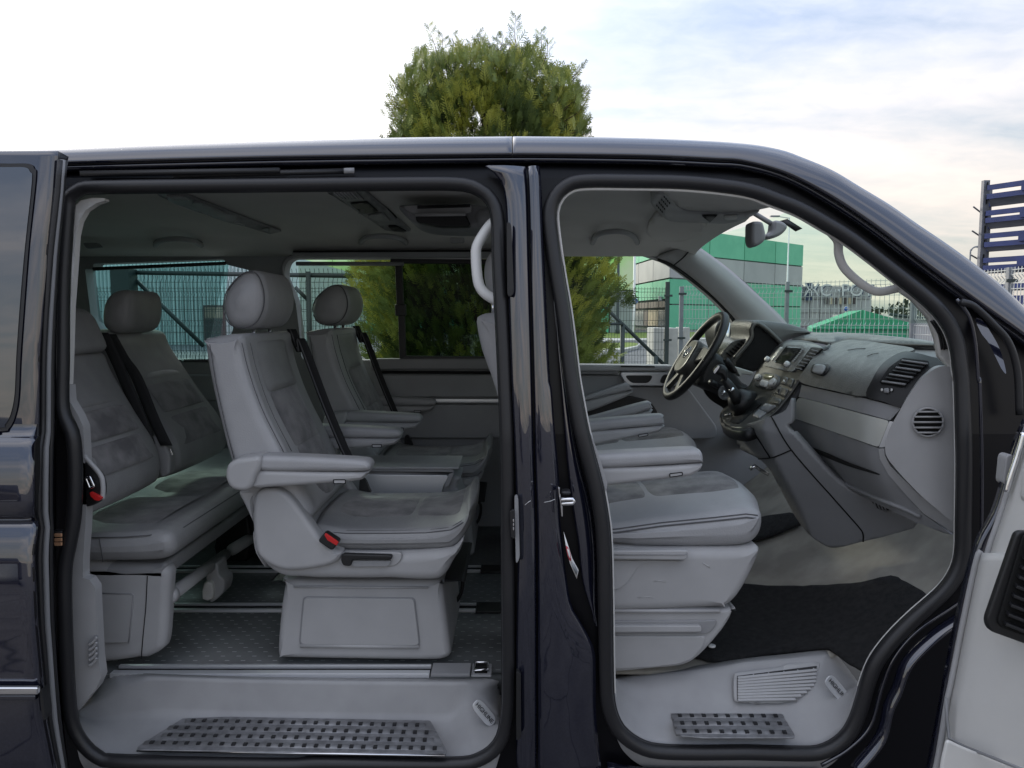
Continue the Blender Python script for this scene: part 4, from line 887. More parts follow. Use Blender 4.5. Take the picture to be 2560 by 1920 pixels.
def stepplate(name, outline, rowsp, parent, Z, n=None, rib=True):
    """steel tread plate lying level in the step, with black grip pads"""
    o = [atz(p, Z) for p in fil(outline, 6, 3)]; k = len(o); th = Vector((0, 0, .004))
    pl_ = mk(name, o + [p + th for p in o], [tuple(range(k)), tuple(range(k, 2 * k))[::-1]] + [(i, (i + 1) % k, k + (i + 1) % k, k + i) for i in range(k)], m_plate, parent, bevel=.0015)
    bm = bmesh.new(); bm.from_mesh(pl_.data); bmesh.ops.recalc_face_normals(bm, faces=bm.faces[:]); bm.to_mesh(pl_.data); bm.free()
    padme = None
    for (a, b, cnt) in rowsp:
        pa, pb = atz(a, Z + .006), atz(b, Z + .006)
        q = MB(); q.tube([pa + Vector((-.02, .004, -.004)), pb + Vector((.02, .004, -.004))], .006, 8, flat=.011); q.build('raised_rib', m_plate, pl_)
        for i in range(cnt):
            c = pa.lerp(pb, i / (cnt - 1))
            if padme is None:
                q = MB(); q.box((-.0048, -.0045, -.003), (.0048, .0055, .0035)); o_ = q.build('grip_pad', m_rubber, pl_, smooth=False); padme = o_.data
                # centre the shared mesh on its own origin
                bl = rootloc(pl_)
                for vv in padme.vertices: vv.co += bl
            else:
                o_ = bpy.data.objects.new('grip_pad', padme); S.collection.objects.link(o_); o_.parent = pl_
            o_.location = c - rootloc(pl_)
    return pl_
Zs = .5 * (ra[40].z + rb[40].z) + .004
stepplate('step_plate', T(I_, 1360, 1288, 995, 1515, 1010, 1535) + T(J_, 900, 1560, 1495, 1570, 1508, 1545, 1385, 1322), [(I_(1405, 1317), J_(1290, 1348), 21), (I_(1280, 1367), J_(1358, 1403), 23), (I_(1235, 1421), J_(1345, 1458), 23), (I_(1105, 1477), J_(1418, 1518), 25)], van, Zs + .010)
q = MB(); q.bar(atz(I_(1000, 1528), Zs + .006), atz(J_(1490, 1566), Zs + .012), .008, .004); q.build('bright_edge', m_chrome, van)
# name badge on a pocket wall
def badge(quad, Y0, Y1, parent=van):
    a, b, c, d = [at(p, y) for p, y in zip(quad, (Y1, Y1, Y0, Y0))]
    base = [a, b, c, d]; nrm = (b - a).cross(d - a).normalized()
    if nrm.dot(Vector((0, 0, CAMZ)) - a) < 0: nrm = -nrm
    ctr = (a + b + c + d) / 4; ux = ((b + c) / 2 - (a + d) / 2); uy = nrm.cross(ux).normalized(); L = ux.length; uxn = ux.normalized(); H = ((a - d).length + (b - c).length) / 2 * 1.25
    pts = []
    for k in range(24):
        t = 2 * math.pi * k / 24; pts.append(ctr + uxn * (L / 2) * math.copysign(abs(math.cos(t)) ** .45, math.cos(t)) + uy * (H / 2) * math.copysign(abs(math.sin(t)) ** .8, math.sin(t)))
    o = mk('name_badge', [p - nrm * .001 for p in pts] + [p + nrm * .003 for p in pts], [tuple(range(24))[::-1], tuple(range(24, 48))] + [(i, (i + 1) % 24, 24 + (i + 1) % 24, 24 + i) for i in range(24)], m_alu, parent, bevel=.001)
    rot_ = Matrix((uxn, uy, nrm)).transposed()
    text('HIGHLINE', ctr + nrm * .0055 , L * .19, m_black, o, rot_, 'lettering', .0004)
badge(T(J_, 1712, 1150, 1850, 1290, 1835, 1385, 1702, 1200), 1.818, 1.824)
# front step tray
lipf = T(K_, 838, 1150, 850, 1230, 900, 1330, 1010, 1425, 1150, 1470, 1500, 1482) + T(L_, 0, 1482, 480, 1490, 620, 1440, 720, 1340, 780, 1190, 820, 1060)
trf = T(K_, 842, 1010, 870, 1060, 930, 1125, 1010, 1165, 1120, 1187, 1700, 1186) + T(L_, 0, 1182, 250, 1178, 400, 1150, 520, 1100, 700, 1080, 822, 1055)
tpf = T(K_, 846, 1008, 900, 1000, 1300, 960, 1600, 926) + T(L_, 0, 892, 300, 868, 560, 842, 600, 850, 720, 950, 828, 1050)
tcf = T(K_, 845, 985, 1300, 932) + T(L_, 0, 862, 300, 830, 560, 803, 620, 806, 680, 840, 760, 940, 835, 1042)
fa = [at(p, 1.745) for p in resample(cs([Vector(p) for p in lipf]), n)]; fb = [at(p, 1.835) for p in resample(cs([Vector(p) for p in trf]), n)]
fc = [at(p, 1.90) for p in resample(cs([Vector(p) for p in tpf]), n)]; fdr = [at(p, 1.935) for p in resample(cs([Vector(p) for p in tcf]), n)]
rows = [[p + Vector((0, -.004, -.07)) for p in fa], fa, lerprow(fa, fb, .1), lerprow(fa, fb, .5, -.003), lerprow(fa, fb, .92), fb, lerprow(fb, fc, .12), lerprow(fb, fc, .9), fc, lerprow(fc, fdr, .15), fdr, [p + Vector((0, .004, -.04)) for p in fdr]]
grid('front_step_tray', rows, m_scuff, van, solid=.004)
Zf = .5 * (fa[50].z + fb[50].z) + .004
stepplate('step_plate', T(K_, 1222, 1203, 1310, 1435, 1480, 1448) + T(L_, 365, 1448, 372, 1430, 232, 1205), [(K_(1290, 1228), L_(190, 1228), 9), (K_(1308, 1280), L_(230, 1282), 9), (K_(1325, 1336), L_(260, 1338), 9), (K_(1340, 1394), L_(295, 1402), 9)], van, Zf + .003)
gv = [(fb[i].lerp(fc[i], 0)) for i in range(n)]
def fgr(p):
    # wall of the tray between its foot and its top edge
    d = ray(p); a, b = Vector((0, 1.835, fb[50].z)), Vector((0, 1.90, fc[50].z))
    s = (b.z - a.z) / (b.y - a.y); t = (a.z - s * a.y - CAMZ) / (d.z - s * d.y); q_ = Vector((d.x * t, d.y * t, CAMZ + d.z * t)); return q_ + Vector((0, -.014, 0))
gr = drape('tray_vent', fil(T(K_, 1690, 950, 2037, 905) + T(L_, 300, 885, 540, 870, 530, 960, 470, 1060, 400, 1130, 250, 1168) + T(K_, 1700, 1158, 1688, 1120), 8), fgr, m_grey, van, step=20, solid=.005)
drape('vent_recess', T(K_, 1710, 966) + T(L_, 512, 893, 502, 960, 445, 1055, 385, 1112, 245, 1140) + T(K_, 1712, 1140), lambda p: fgr(p) + Vector((0, -.003, 0)), m_black, gr, step=20, solid=0)
for i in range(9):
    t = (i + .5) / 9; a = K_(1712, 965 + 178 * t); xr = itp(t, [(0, 505), (.45, 495), (.7, 440), (1, 330)]); b = L_(xr, 905 + 240 * t - (xr - 505) * -.03)
    q = MB(); pa, pb = fgr(a) + Vector((0, -.008, 0)), fgr(b) + Vector((0, -.008, 0)); q.bar(pa, pb, .007, .005, up=(0, -.5, .8)); q.build('vent_slat', m_grey, gr, bevel=.0008)
for xk in (1820, 1930, 2040, 2140, 2255): 
    q = MB(); q.bar(fgr(K_(xk, 1150)) + Vector((0, -.003, 0)), fgr(K_(xk + 8, 965 - (xk - 1700) * .10)) + Vector((0, -.003, 0)), .003, .003); q.build('vent_bar', m_grey, gr)
badge(T(L_, 615, 965, 748, 1125, 738, 1205, 590, 1035), 1.806, 1.812)
# carpet in the front footwell and the mats
GZ = .47
gx = [.08, .3, .5, .62, .72, .82, .92, 1.02, 1.12, 1.22, 1.32]; gz = [0, 0, 0, .003, .012, .035, .075, .13, .20, .29, .4]
rows = []
for j in range(14):
    y = 1.90 + j * .117; rows.append([Vector((x, y, GZ + z + (.05 * math.exp(-((y - 2.65) / .25) ** 2) if x > .5 else 0))) for x, z in zip(gx, gz)])
grid('footwell_carpet', rows, m_carpet, van, solid=.02, sub=1)
def fcar(p, o=.012):
    d = ray(p); t = .8
    while t < 6:
        q_ = Vector((d.x * t, d.y * t, CAMZ + d.z * t)); h = GZ + itp(q_.x, list(zip(gx, gz))) + (.05 * math.exp(-((q_.y - 2.65) / .25) ** 2) * min(1, max(0, (q_.x - .4) * 8)))
        if q_.z < h + o: break
        t += .004
    return Vector((q_.x, q_.y, h + o))
mt = drape('floor_mat', cs([Vector(p) for p in T(L_, -420, 500, -250, 330, 0, 318, 260, 336, 600, 328, 850, 308, 1040, 264, 1100, 266, 1180, 310, 1340, 412, 1300, 560, 1100, 760, 920, 935, 800, 915, 700, 850, 620, 790, 560, 785, 300, 812, 0, 850) + T(K_, 1800, 860, 1560, 872, 1430, 845, 1300, 800)], True, 3), fcar, m_mat, None, step=20, solid=.008)
tag(mt, 'black carpet floor mat in the front passenger footwell', 'floor mat')
dm = drape('floor_mat', fil(T(H_, -260, 1420, -150, 1290, 150, 1215, 330, 1190, 410, 1260, 200, 1345, 0, 1400), 10), lambda p: fcar(p, .02), m_mat, None, step=16, solid=.008); tag(dm, 'black floor mat on the driver side below the centre console', 'floor mat')
ms = fcar(K_(1540, 776), .02); q = MB(); q.lathe([(.010, 0), (.011, .004), (.004, .005)], ms, n=14); q.build('mat_fastener', m_white, mt)
# far side wall with three window openings
YW = 3.40
rw = T(S_, 75, 200, 205, 200, 200, 118, 2212, 48, 2240, 130) + T(A_, 1727, 1040, 1600, 1480, 1430, 1660) + T(E_, 1430, 150, 1190, 150) + T(S_, 1650, 1590, 500, 1600, 170, 930)
mw = T(T_, 60, 300, 90, 110, 180, 40, 260, 38, 1720, 38) + [(1262, 644), (1275, 690), (1275, 899)] + T(T_, 1510, 1600, 330, 1600, 300, 1200, 240, 700)
dw = T(C_, 300, 775, 500, 768, 900, 776, 1080, 820, 1210, 880, 1400, 1030, 1550, 1170, 1625, 1265, 1655, 1390, 1665, 1500, 1665, 1560, 300, 1556)
wx0, wz1 = -2.35, at((1280, 628), YW).z
outer_w = [at(p, YW) for p in [(1720, 600)] + T(C_, 1330, 712, 1450, 790, 1700, 985, 1936, 1215) + T(D_, 270, 1262, 330, 1300)]
ow = [(-2.35, .40), (-2.35, 1.74), (.70, 1.74)] + [(p.x, p.z) for p in outer_w] + [(1.55, 1.30), (1.55, .40)]
def wallwithholes(name, ow, holes, Y, th, m, parent=van):
    loops = [[Vector((x, z, 0)) for x, z in ow]] + [[Vector((x, z, 0)) for x, z in h] for h in holes]
    tr = tessellate_polygon(loops); fl = [v for l in loops for v in l]; N = len(fl)
    v = [(p.x, Y, p.y) for p in fl] + [(p.x, Y + th, p.y) for p in fl]; f = []
    for t in tr:
        a, b, c = [Vector(v[i]) for i in t]
        t = tuple(t) if (b - a).cross(c - a).y < 0 else tuple(t)[::-1]
        f += [t, tuple(i + N for i in t[::-1])]
    s = 0
    for l in loops:
        k = len(l)
        for i in range(k): f.append((s + i, s + (i + 1) % k, N + s + (i + 1) % k, N + s + i))
        s += k
    return mk(name, v, f, m, parent, smooth=False)
hol = [plain(fil(rw, 6), YW), plain(fil(mw, 14), YW), plain(cs([Vector(p) for p in dw], True, 3), YW)]
far = wallwithholes('far_side_wall', ow, hol, YW, .08, m_wall)
# glass panes, blinds and rods
def pane(name, poly, Y, m, parent=van): return drape(name, poly, lambda p: at(p, Y), m, parent, step=60, solid=0)
pane('rear_quarter_glass', [Vector(p) for p in T(S_, 20, 20, 2300, 20) + T(E_, 1500, 180, 1100, 180) + T(S_, 200, 1640)], YW + .06, m_glasst)
pane('window_blind', [Vector(p) for p in T(S_, 228, 215, 2240, 130) + T(E_, 1420, 148, 1190, 150) + T(S_, 1500, 1600, 290, 1000)], YW - .02, m_blind)
tube('blind_rod', [at(p, YW - .03) for p in T(S_, 205, 200, 2235, 112)], .008, m_black, van, 8)
slab('blind_catch', fil(T(S_, 1255, 130, 1300, 120, 1370, 135, 1385, 160, 1250, 165), 12), YW - .05, YW - .03, m_black, van)
pane('side_window_glass', [Vector(p) for p in T(T_, 80, 20, 1850, 20, 1900, 1640, 250, 1640)], YW + .06, m_glassd)
pane('window_blind', [Vector(p) for p in T(T_, 280, 135, 1800, 135, 1830, 1590, 350, 1590)], YW - .02, glassmat('fine_blind_mesh', (.66, .70, .62), 0))
tube('blind_rod', [at(p, YW - .03) for p in T(T_, 250, 118, 1900, 120)], .009, m_greyd, van, 8)
pane('sliding_window_glass', [Vector(p) for p in T(T_, 1850, 110) + [(1280, 655), (1280, 895)] + T(T_, 1880, 1540)], YW + .03, m_glassp)
q = MB()
for a, b, w_ in ((T_(1820, 60), T_(1850, 760), .032), (T_(1868, 900), T_(1890, 1600), .030), (T_(1700, 80), (1282, 655), .028), (T_(1850, 1565), (1282, 897), .022)): q.bar(at(a, YW - .02), at(b, YW - .02), w_, .02)
q.build('sliding_window_frame', m_black, van, bevel=.003)
q = MB(); q.bar(at(T_(1852, 740), YW - .03), at(T_(1858, 920), YW - .03), .048, .03); q.build('window_latch', m_black, van, bevel=.005)
pane('driver_window_glass', [Vector(p) for p in T(C_, 300, 700, 1250, 700, 1800, 1300, 1800, 1600, 300, 1600)], YW + .05, m_glassd)
# trim round the windows and the roof edge line
tube('window_trim', [at(p, YW - .004) for p in cs([Vector(p) for p in T(T_, 100, 420, 50, 300, 38, 180, 90, 60, 190, 5) + [(750, 640.5), (1000, 640), (1270, 640)]])], .008, m_greyd, van, 8)
q = MB(); q.bar(at(B_(370, 930), 3.37), at(B_(1800, 930), 3.37), .05, .03); q.build('upper_window_trim', m_wall, van, bevel=.006)
q = MB(); q.bar(at(B_(370, 912), 3.35), at(B_(1800, 905), 3.35), .01, .008); q.build('trim_gap', m_void, van)
# far sliding-side wall details
q = MB(); q.bar(at(F_(1180, 165), 3.385), at(F_(2100, 165), 3.385), .045, .05); q.build('window_sill_trim', m_greyd, van, bevel=.008)
q = MB(); q.bar(at(F_(1240, 222), 3.39), at(F_(2100, 226), 3.39), .008, .012); q.build('trim_gap', m_void, van)
q = MB(); q.bar(at(F_(1310, 418), 3.375), at(F_(2100, 420), 3.375), .022, .018); q.build('bright_trim_strip', m_alu, van, bevel=.003)
slab('wall_panel', fil(T(F_, 1200, 445, 2100, 448, 2100, 680, 1440, 680, 1200, 690), 8), 3.37, 3.395, m_wall, van, bevel=.006)
slab('wall_panel', fil(T(F_, 1200, 240, 2100, 242, 2100, 395, 1200, 395), 8), 3.375, 3.395, m_wall, van, bevel=.006)
slab('wall_panel', fil(T(E_, 1150, 240, 1500, 240, 1520, 420, 1150, 420), 8), 3.375, 3.395, m_wall, van, bevel=.006)
tube('rear_window_sill', [at(p, YW - .015) for p in T(S_, 1600, 1608, 1960, 1608)], .008, m_thread, van, 6)
# headliner
rows = []
xs = [-2.35 + i * .11 for i in range(29)]
near_z = 1.69
def hz(x, y):
    t = (y - 1.76) / (3.38 - 1.76); c = math.sin(math.pi * max(0, min(1, t))) ** .45
    z = near_z + .018 + .085 * c
    if x > .45: z -= (x - .45) ** 2 * .55
    if t > .97: z = 1.69 - (t - .97) * .5
    return z
for j in range(25):
    y = 1.83 + (3.395 - 1.83) * j / 24
    xm = .80 - .11 * (1 - abs(2 * j / 24 - 1)) * 0 - .16 * max(0, 1 - j / 12) ** 1.2
    rows.append([Vector((-2.35 + (xm + 2.35) * i / 30, y, hz(-2.35 + (xm + 2.35) * i / 30, y) - (.0 if y > 1.8 else .01))) for i in range(31)])
grid('headliner', rows, m_head, van, solid=.012)
# tail wall closing the cabin behind the bench
wallwithholes('tailgate', [(-2.35 + 0, .4), (-2.35, .4)], [], 0, 0, m_wall) if False else None
box('tailgate', (-2.42, 1.76, .4), (-2.36, 3.48, 1.15), m_wall, van, bevel=0); box('tailgate_frame', (-2.42, 1.76, 1.62), (-2.36, 3.48, 1.8), m_wall, van, bevel=0)
mk('tailgate_glass', [(-2.4, 1.8, 1.15), (-2.4, 3.44, 1.15), (-2.4, 3.44, 1.62), (-2.4, 1.8, 1.62)], [(0, 1, 2, 3)], m_glassp, van, smooth=False)
box('near_rear_wall', (-2.4, 1.78, .4), (-1.10, 1.82, 1.74), m_wall, van, bevel=0)
# far skin of the body
box('far_body_panel', (-2.42, 3.50, .3), (1.8, 3.54, 1.14), m_paint, van, bevel=0)
# roof fittings
def hsurf(p, o=0):
    d = ray(p); t = 1.0; last = None
    while t < 5:
        q_ = Vector((d.x * t, d.y * t, CAMZ + d.z * t))
        if q_.y > 1.78 and q_.z > hz(q_.x, q_.y) - o: return q_
        t += .004
    return q_
ac = drape('roof_air_duct', [Vector(p) for p in T(B_, 560, 470, 830, 470, 1180, 765, 1130, 778, 1010, 765)], lambda p: hsurf(p, .012), m_greyd, van, step=14, solid=.01)
for quad in ((640, 500, 800, 500, 860, 560, 735, 565), (760, 580, 880, 570, 960, 640, 850, 650), (880, 665, 985, 645, 1040, 700, 950, 705), (1020, 735, 1080, 735, 1150, 770, 1060, 772)):
    drape('duct_insert', fil(T(B_, *quad), 4), lambda p: hsurf(p, .018), m_black if quad[0] in (760, 1020) else m_grey, ac, step=10, solid=.004)
for i in range(6): q = MB(); q.bar(hsurf(B_(650 + i * 24, 500), .024), hsurf(B_(705 + i * 22, 545), .024), .006, .004); q.build('duct_slat', m_grey, ac)
ac2 = drape('roof_air_duct', [Vector(p) for p in T(W_, 60, 130, 420, 140, 1200, 440, 1560, 575, 1700, 625, 1560, 660, 1420, 620, 1230, 560, 1010, 510, 700, 410, 300, 265)], lambda p: hsurf(p, .010), m_greyd, van, step=12, solid=.008)
drape('duct_insert', fil(T(W_, 540, 230, 640, 240, 970, 380, 830, 410, 520, 285), 6), lambda p: hsurf(p, .016), m_greyd, ac2, step=10, solid=.004)
drape('reading_lamp', fil(T(W_, 1440, 600, 1560, 580, 1690, 625, 1560, 655), 6), lambda p: hsurf(p, .016), m_grey, ac2, step=8, solid=.004)
for a, b in ((T(W_, 350, 285, 560, 360, 790, 432), .0016), (T(W_, 1080, 515, 1150, 518, 1220, 542), .0022)): tube('lamp_edge', [hsurf(p, .02) for p in a], b, m_white, ac2, 6)
for i in range(6): q = MB(); q.bar(hsurf(W_(190 + i * 36, 150), .018), hsurf(W_(310 + i * 36, 215), .018), .005, .004); q.build('duct_slat', m_grey, ac2)
# ceiling console with disc slot
YC = 2.45
cc = pillow('ceiling_player', plain(cs([Vector(p) for p in T(B_, 1095, 590, 1250, 578, 1600, 575, 1720, 600, 1745, 640, 1720, 720, 1600, 742, 1360, 738, 1210, 710, 1130, 650)], True, 4), YC), YC, YC + .28, .02, m_greyd, van)
slab('player_front', fil(T(B_, 1130, 592, 1600, 580, 1600, 640, 1560, 648, 1210, 650, 1150, 625), 8), YC - .012, YC + .01, m_grey, cc, bevel=.004)
slab('disc_slot', T(B_, 1225, 590, 1592, 582, 1592, 603, 1225, 614), YC - .015, YC - .011, m_black, cc, bevel=.001); slab('slot_window', T(B_, 1300, 592, 1565, 586, 1565, 597, 1300, 603), YC - .018, YC - .014, m_void, cc, bevel=0)
slab('screen_lid', fil(T(B_, 1212, 652, 1560, 648, 1600, 735, 1380, 738, 1215, 705), 10), YC - .03, YC + .02, m_black, cc, bevel=.006); q = MB(); q.bar(at(B_(1212, 656), YC - .034), at(B_(1558, 652), YC - .034), .006, .010); q.build('lid_edge', m_grey, cc)
q = MB(); q.lathe([(.001, 0), (.022, .004), (.026, .02), (.026, .05)], at(B_(1668, 668), YC - .03), (.3, 1, 0), 16); q.build('player_knob', m_greyd, cc)
# roof grab handles
def ghandle(name, path, Y, r, m, label=None, mount=True, lift=.03):
    pts = [hsurf(p, .035 if 0 < i < len(path) - 1 else .0) for i, p in enumerate(path)]; pts = cs(pts, n=5)
    o = tube(name, pts, r, m, van, 10, label=label); return o
for pth, Y in ((T(A_, 1075, 868, 1110, 835, 1220, 822, 1330, 835, 1392, 868), 3.30), (T(B_, 835, 848, 880, 812, 990, 802, 1100, 818, 1148, 850), 3.30), (T(C_, 640, 712, 670, 660, 750, 635, 850, 635, 920, 665, 950, 712), 3.27)):
    h = ghandle('grab_handle', pth, Y, .011, m_grey); q = MB(); q.tube([hsurf(p, .002) for p in cs([Vector((a[0], a[1] - 3)) for a in pth])], .012, 8); q.build('handle_recess', m_greyd, h)
slab('coat_hook_plate', fil(T(B_, 1450, 812, 1550, 812, 1550, 850, 1455, 852), 5), 3.30, 3.32, m_grey, van); slab('coat_hook_plate', fil(T(A_, 570, 850, 670, 848, 700, 880, 600, 890), 5), 3.30, 3.32, m_greyd, van)
# pillar grab handles, pale
tube('pillar_grab_handle', cs([at(p, 1.80) for p in T(B_, 1800, 690, 1755, 705, 1700, 765, 1640, 870, 1632, 960, 1648, 1120, 1690, 1195, 1770, 1245, 1810, 1250)], n=6), .0125, m_white, van, 12, label='white stitched grab handle')
tube('windscreen_grab_handle', cs([at(p, 1.84) for p in T(D_, 600, 640, 648, 700, 655, 790, 690, 880, 780, 970, 880, 1035, 950, 1048, 1040, 1030, 1150, 1010)], n=6), .0105, m_greyl, van, 12)
q = MB(); q.tube(cs([at(p, 1.845) for p in T(D_, 600, 560, 680, 650, 820, 770, 1000, 900, 1120, 1020, 1250, 1160, 1330, 1290)], n=4), .012, 8); q.build('windscreen_pillar_edge', m_greyl, van)
# far windscreen pillar
pa = T(C_, 1060, 700, 1215, 790, 1330, 890, 1560, 1090, 1700, 1330) + T(C_, 1705, 1420); pb = T(C_, 1330, 708, 1450, 790, 1600, 910, 1800, 1090, 1936, 1205) + T(D_, 290, 1270)
ribbon('windscreen_pillar', [at(p, 3.37) for p in T(C_, 1090, 815, 1215, 868, 1400, 1012, 1550, 1155, 1640, 1260, 1690, 1375)], [at(p, 3.34) for p in T(C_, 1330, 706, 1450, 790, 1600, 905, 1800, 1085, 1936, 1210) + T(D_, 330, 1310)], m_grey, van, bul=.035, nu=30, nv=8, solid=.02)
tube('pillar_joint', [at(p, 3.315) for p in cs([Vector(p) for p in T(C_, 1325, 712, 1310, 760, 1270, 810, 1200, 868)])], .003, m_void, van, 6)
tube('far_door_seal', [at(p, 3.385) for p in cs([Vector(p) for p in T(C_, 1090, 822, 1205, 880, 1400, 1025, 1550, 1165, 1640, 1290, 1672, 1400, 1680, 1520)])], .008, m_black, van, 8)
sl_ = slab('pillar_side_vent', fil(T(C_, 1640, 1250, 1668, 1262, 1690, 1370, 1668, 1380), 5), 3.33, 3.34, m_greyl, van)
# windscreen
ux = [(T(C_, 1322, 712)[0], 3.33), (T(D_, 120, 440)[0], 1.90)]
tf = at(C_(1322, 706), 3.33); tn = Vector((tf.x, 1.86, tf.z)); bf = Vector((1.22, 3.33, 1.36)); bn = Vector((1.22, 1.86, 1.36))
rows = [[tf.lerp(tn, j / 10).lerp(bf.lerp(bn, j / 10), i / 8) + Vector((.13, 0, .02)) * math.sin(math.pi * j / 10) + Vector((0, 0, .03)) * math.sin(math.pi * i / 8) for j in range(11)] for i in range(9)]
grid('windscreen', rows, m_glassw, van)
# inside mirror, sun visor, overhead console
vz = lambda p: hsurf(p, .014)
drape('sun_visor', cs([Vector(p) for p in T(C_, 1050, 560, 1110, 520, 1420, 590, 1300, 690, 1200, 705, 1080, 695, 1018, 650, 1020, 600)], True, 4), lambda p: hsurf(p, .02), m_head, van, step=16, solid=.015)
oc = drape('overhead_console', cs([Vector(p) for p in T(C_, 1042, 430, 1110, 362, 1225, 468, 1300, 495, 1500, 508, 1690, 508, 1790, 495, 1700, 545, 1560, 578, 1400, 572, 1180, 562, 1100, 500)], True, 3), lambda p: hsurf(p, .035), m_grey, van, step=16, solid=.03)
drape('console_lid', cs([Vector(p) for p in T(C_, 1115, 362, 1230, 462, 1310, 488, 1500, 498, 1700, 496, 1900, 440, 1500, 350, 1200, 335)], True, 3), lambda p: hsurf(p, .03), m_head, oc, step=18, solid=.02)
drape('lamp_window', T(C_, 1395, 525, 1500, 525, 1450, 572), lambda p: hsurf(p, .042), m_black, oc, step=9, solid=.004)
drape('lamp_button', fil(T(C_, 1540, 530, 1640, 525, 1640, 550, 1560, 555), 6), lambda p: hsurf(p, .042), m_greyl, oc, step=9, solid=.004)
for r_ in range(4):
    for c_ in range(4):
        a = C_(1080 + r_ * 17 + c_ * 12, 470 - r_ * 20 + c_ * 14 - 20); drape('speaker_slot', [(a[0], a[1]), (a[0] + 3, a[1] + 1), (a[0] + 3.5, a[1] + 5), (a[0] + .8, a[1] + 4)], lambda p: hsurf(p, .042), m_void, oc, step=5, solid=.002)
YM = 2.42
tube('mirror_arm', [at(p, YM) for p in T(D_, 60, 500, 200, 585)], .008, m_greyd, van, 8)
pillow('mirror_mount', plain(cs([Vector(p) for p in T(D_, 205, 560, 262, 565, 298, 600, 262, 650, 200, 680, 150, 680, 150, 660, 190, 630)], True, 4), YM - .02), YM - .03, YM + .03, .012, m_greyd, van)
pillow('inside_mirror', plain(cs([Vector(p) for p in T(D_, 42, 575, 80, 565, 115, 572, 128, 600, 138, 690, 70, 740, 40, 715, 36, 640)], True, 4), YM - .1), YM - .12, YM - .05, .012, m_greyd, van)
slab('tag_holder', T(D_, 252, 558, 300, 545, 405, 612, 360, 632), 2.45, 2.455, m_black, van, bevel=0)
# driver door inner face
slab('door_top_trim', T(C_, 440, 1552, 830, 1556, 1200, 1560, 1200, 1600, 430, 1600), 3.30, 3.40, m_grey, van, bevel=.008)
slab('door_top_trim', T(G_, 600, 195, 960, 200, 960, 238, 600, 238), 3.32, 3.40, m_greyd, van, bevel=.006)
dr = slab('door_pull_trim', fil(T(G_, 965, 220, 1400, 222, 1500, 240, 1480, 318, 1020, 318, 985, 270), 10), 3.31, 3.39, m_alu, van, bevel=.006)
slab('pull_recess', fil(T(G_, 1000, 245, 1200, 245, 1168, 298, 1045, 298), 10), 3.303, 3.312, m_black, dr, bevel=.001); slab('pull_recess', fil(T(G_, 1265, 240, 1310, 238, 1300, 300, 1240, 300), 10), 3.303, 3.312, m_black, dr, bevel=.001)
slab('switch_slot', fil(T(C_, 835, 1560, 1065, 1562, 1075, 1572, 835, 1570), 2), 3.297, 3.301, m_black, van, bevel=0)
slab('door_inner_panel', fil(T(G_, 560, 240, 980, 242, 1020, 320, 1440, 330, 1640, 600, 1640, 670, 1600, 685, 900, 690, 560, 700), 12), 3.35, 3.40, m_wall, van, bevel=.008)
slab('door_pocket', cs([Vector(p) for p in T(G_, 700, 520, 850, 430, 1000, 388, 1120, 405, 1190, 440, 1230, 540, 1100, 640, 700, 640)], True, 4), 3.335, 3.36, m_black, van, bevel=.006)
# outside mirror on the driver door
mr = pillow('driver_door_mirror', plain(cs([Vector(p) for p in T(N_, 690, 560, 720, 420, 830, 370, 920, 378, 940, 600, 900, 680, 760, 730)], True, 4), 3.75), 3.66, 3.86, .02, m_black, van)
slab('mirror_glass', fil(T(N_, 850, 395, 895, 400, 880, 640, 790, 720, 770, 700, 800, 500), 8), 3.65, 3.66, mat('mirror_face', (.75, .8, .82), .03, 1), mr, bevel=0)
# ---- dashboard surfaces
gtab = [(.4, 1.30), (.62, 1.22), (.75, 1.10), (.88, 1.02), (.98, .955), (1.06, .93), (1.14, .925), (1.20, .935), (1.26, .97), (1.31, 1.05), (1.345, 1.18), (1.38, 1.5)]
def smoothtab(tab, s_):
    lo, hi = tab[0][0], tab[-1][0]; N_ = 240; zs = [lo + (hi - lo) * i / N_ for i in range(N_ + 1)]; vs = [itp(z, tab) for z in zs]; k = max(1, int(s_ / (hi - lo) * N_))
    for _ in range(3): vs = [sum(vs[max(0, min(N_, i + j))] for j in range(-k, k + 1)) / (2 * k + 1) for i in range(N_ + 1)]
    return lo, hi, vs
def sm(t, z):
    lo, hi, vs = t; f = max(0, min(len(vs) - 1.001, (z - lo) / (hi - lo) * (len(vs) - 1))); i = int(f); return vs[i] + (vs[i + 1] - vs[i]) * (f - i)
gsm = smoothtab(gtab, .022)
def sp_(x, w_=.03): return 0 if x < -w_ else (x if x > w_ else (x + w_) ** 2 / (4 * w_))
def gD(o=0): return lambda p: on(p, lambda y, z: sm(gsm, z) - o + sp_(1.93 - y) * .9)
def dd(name, pts, m, parent, o=0, solid=.006, step=11, sm=True, **k):
    return drape(name, cs([Vector(p) for p in pts], True, 4) if sm else [Vector(p) for p in pts], gD(o), m, parent, step=step, solid=solid, **k)
dash = dd('dashboard', T(H_, 280, 640, 400, 300, 560, 60, 700, -50) + T(D_, 500, 1345, 800, 1338, 1340, 1400, 1420, 1500) + T(H_, 1450, 200, 1462, 800, 1462, 1240, 1440, 1345, 1200, 1260, 880, 1110, 640, 965, 430, 790), m_greyd, van, -.045, step=8)
top = drape('dash_top', [Vector(p) for p in T(D_, 250, 1400, 330, 1345, 470, 1330, 640, 1333, 800, 1336, 1100, 1368, 1345, 1405, 1360, 1500, 1200, 1455, 1000, 1405, 780, 1385, 620, 1410, 560, 1450, 480, 1560, 250, 1480)], lambda p: atz(p, 1.325) if atz(p, 1.325).y < 3.1 and atz(p, 1.325).y > 0 else on(p, lambda y, z: itp(z, gtab)), m_dash, dash, step=16, solid=.01) if False else None
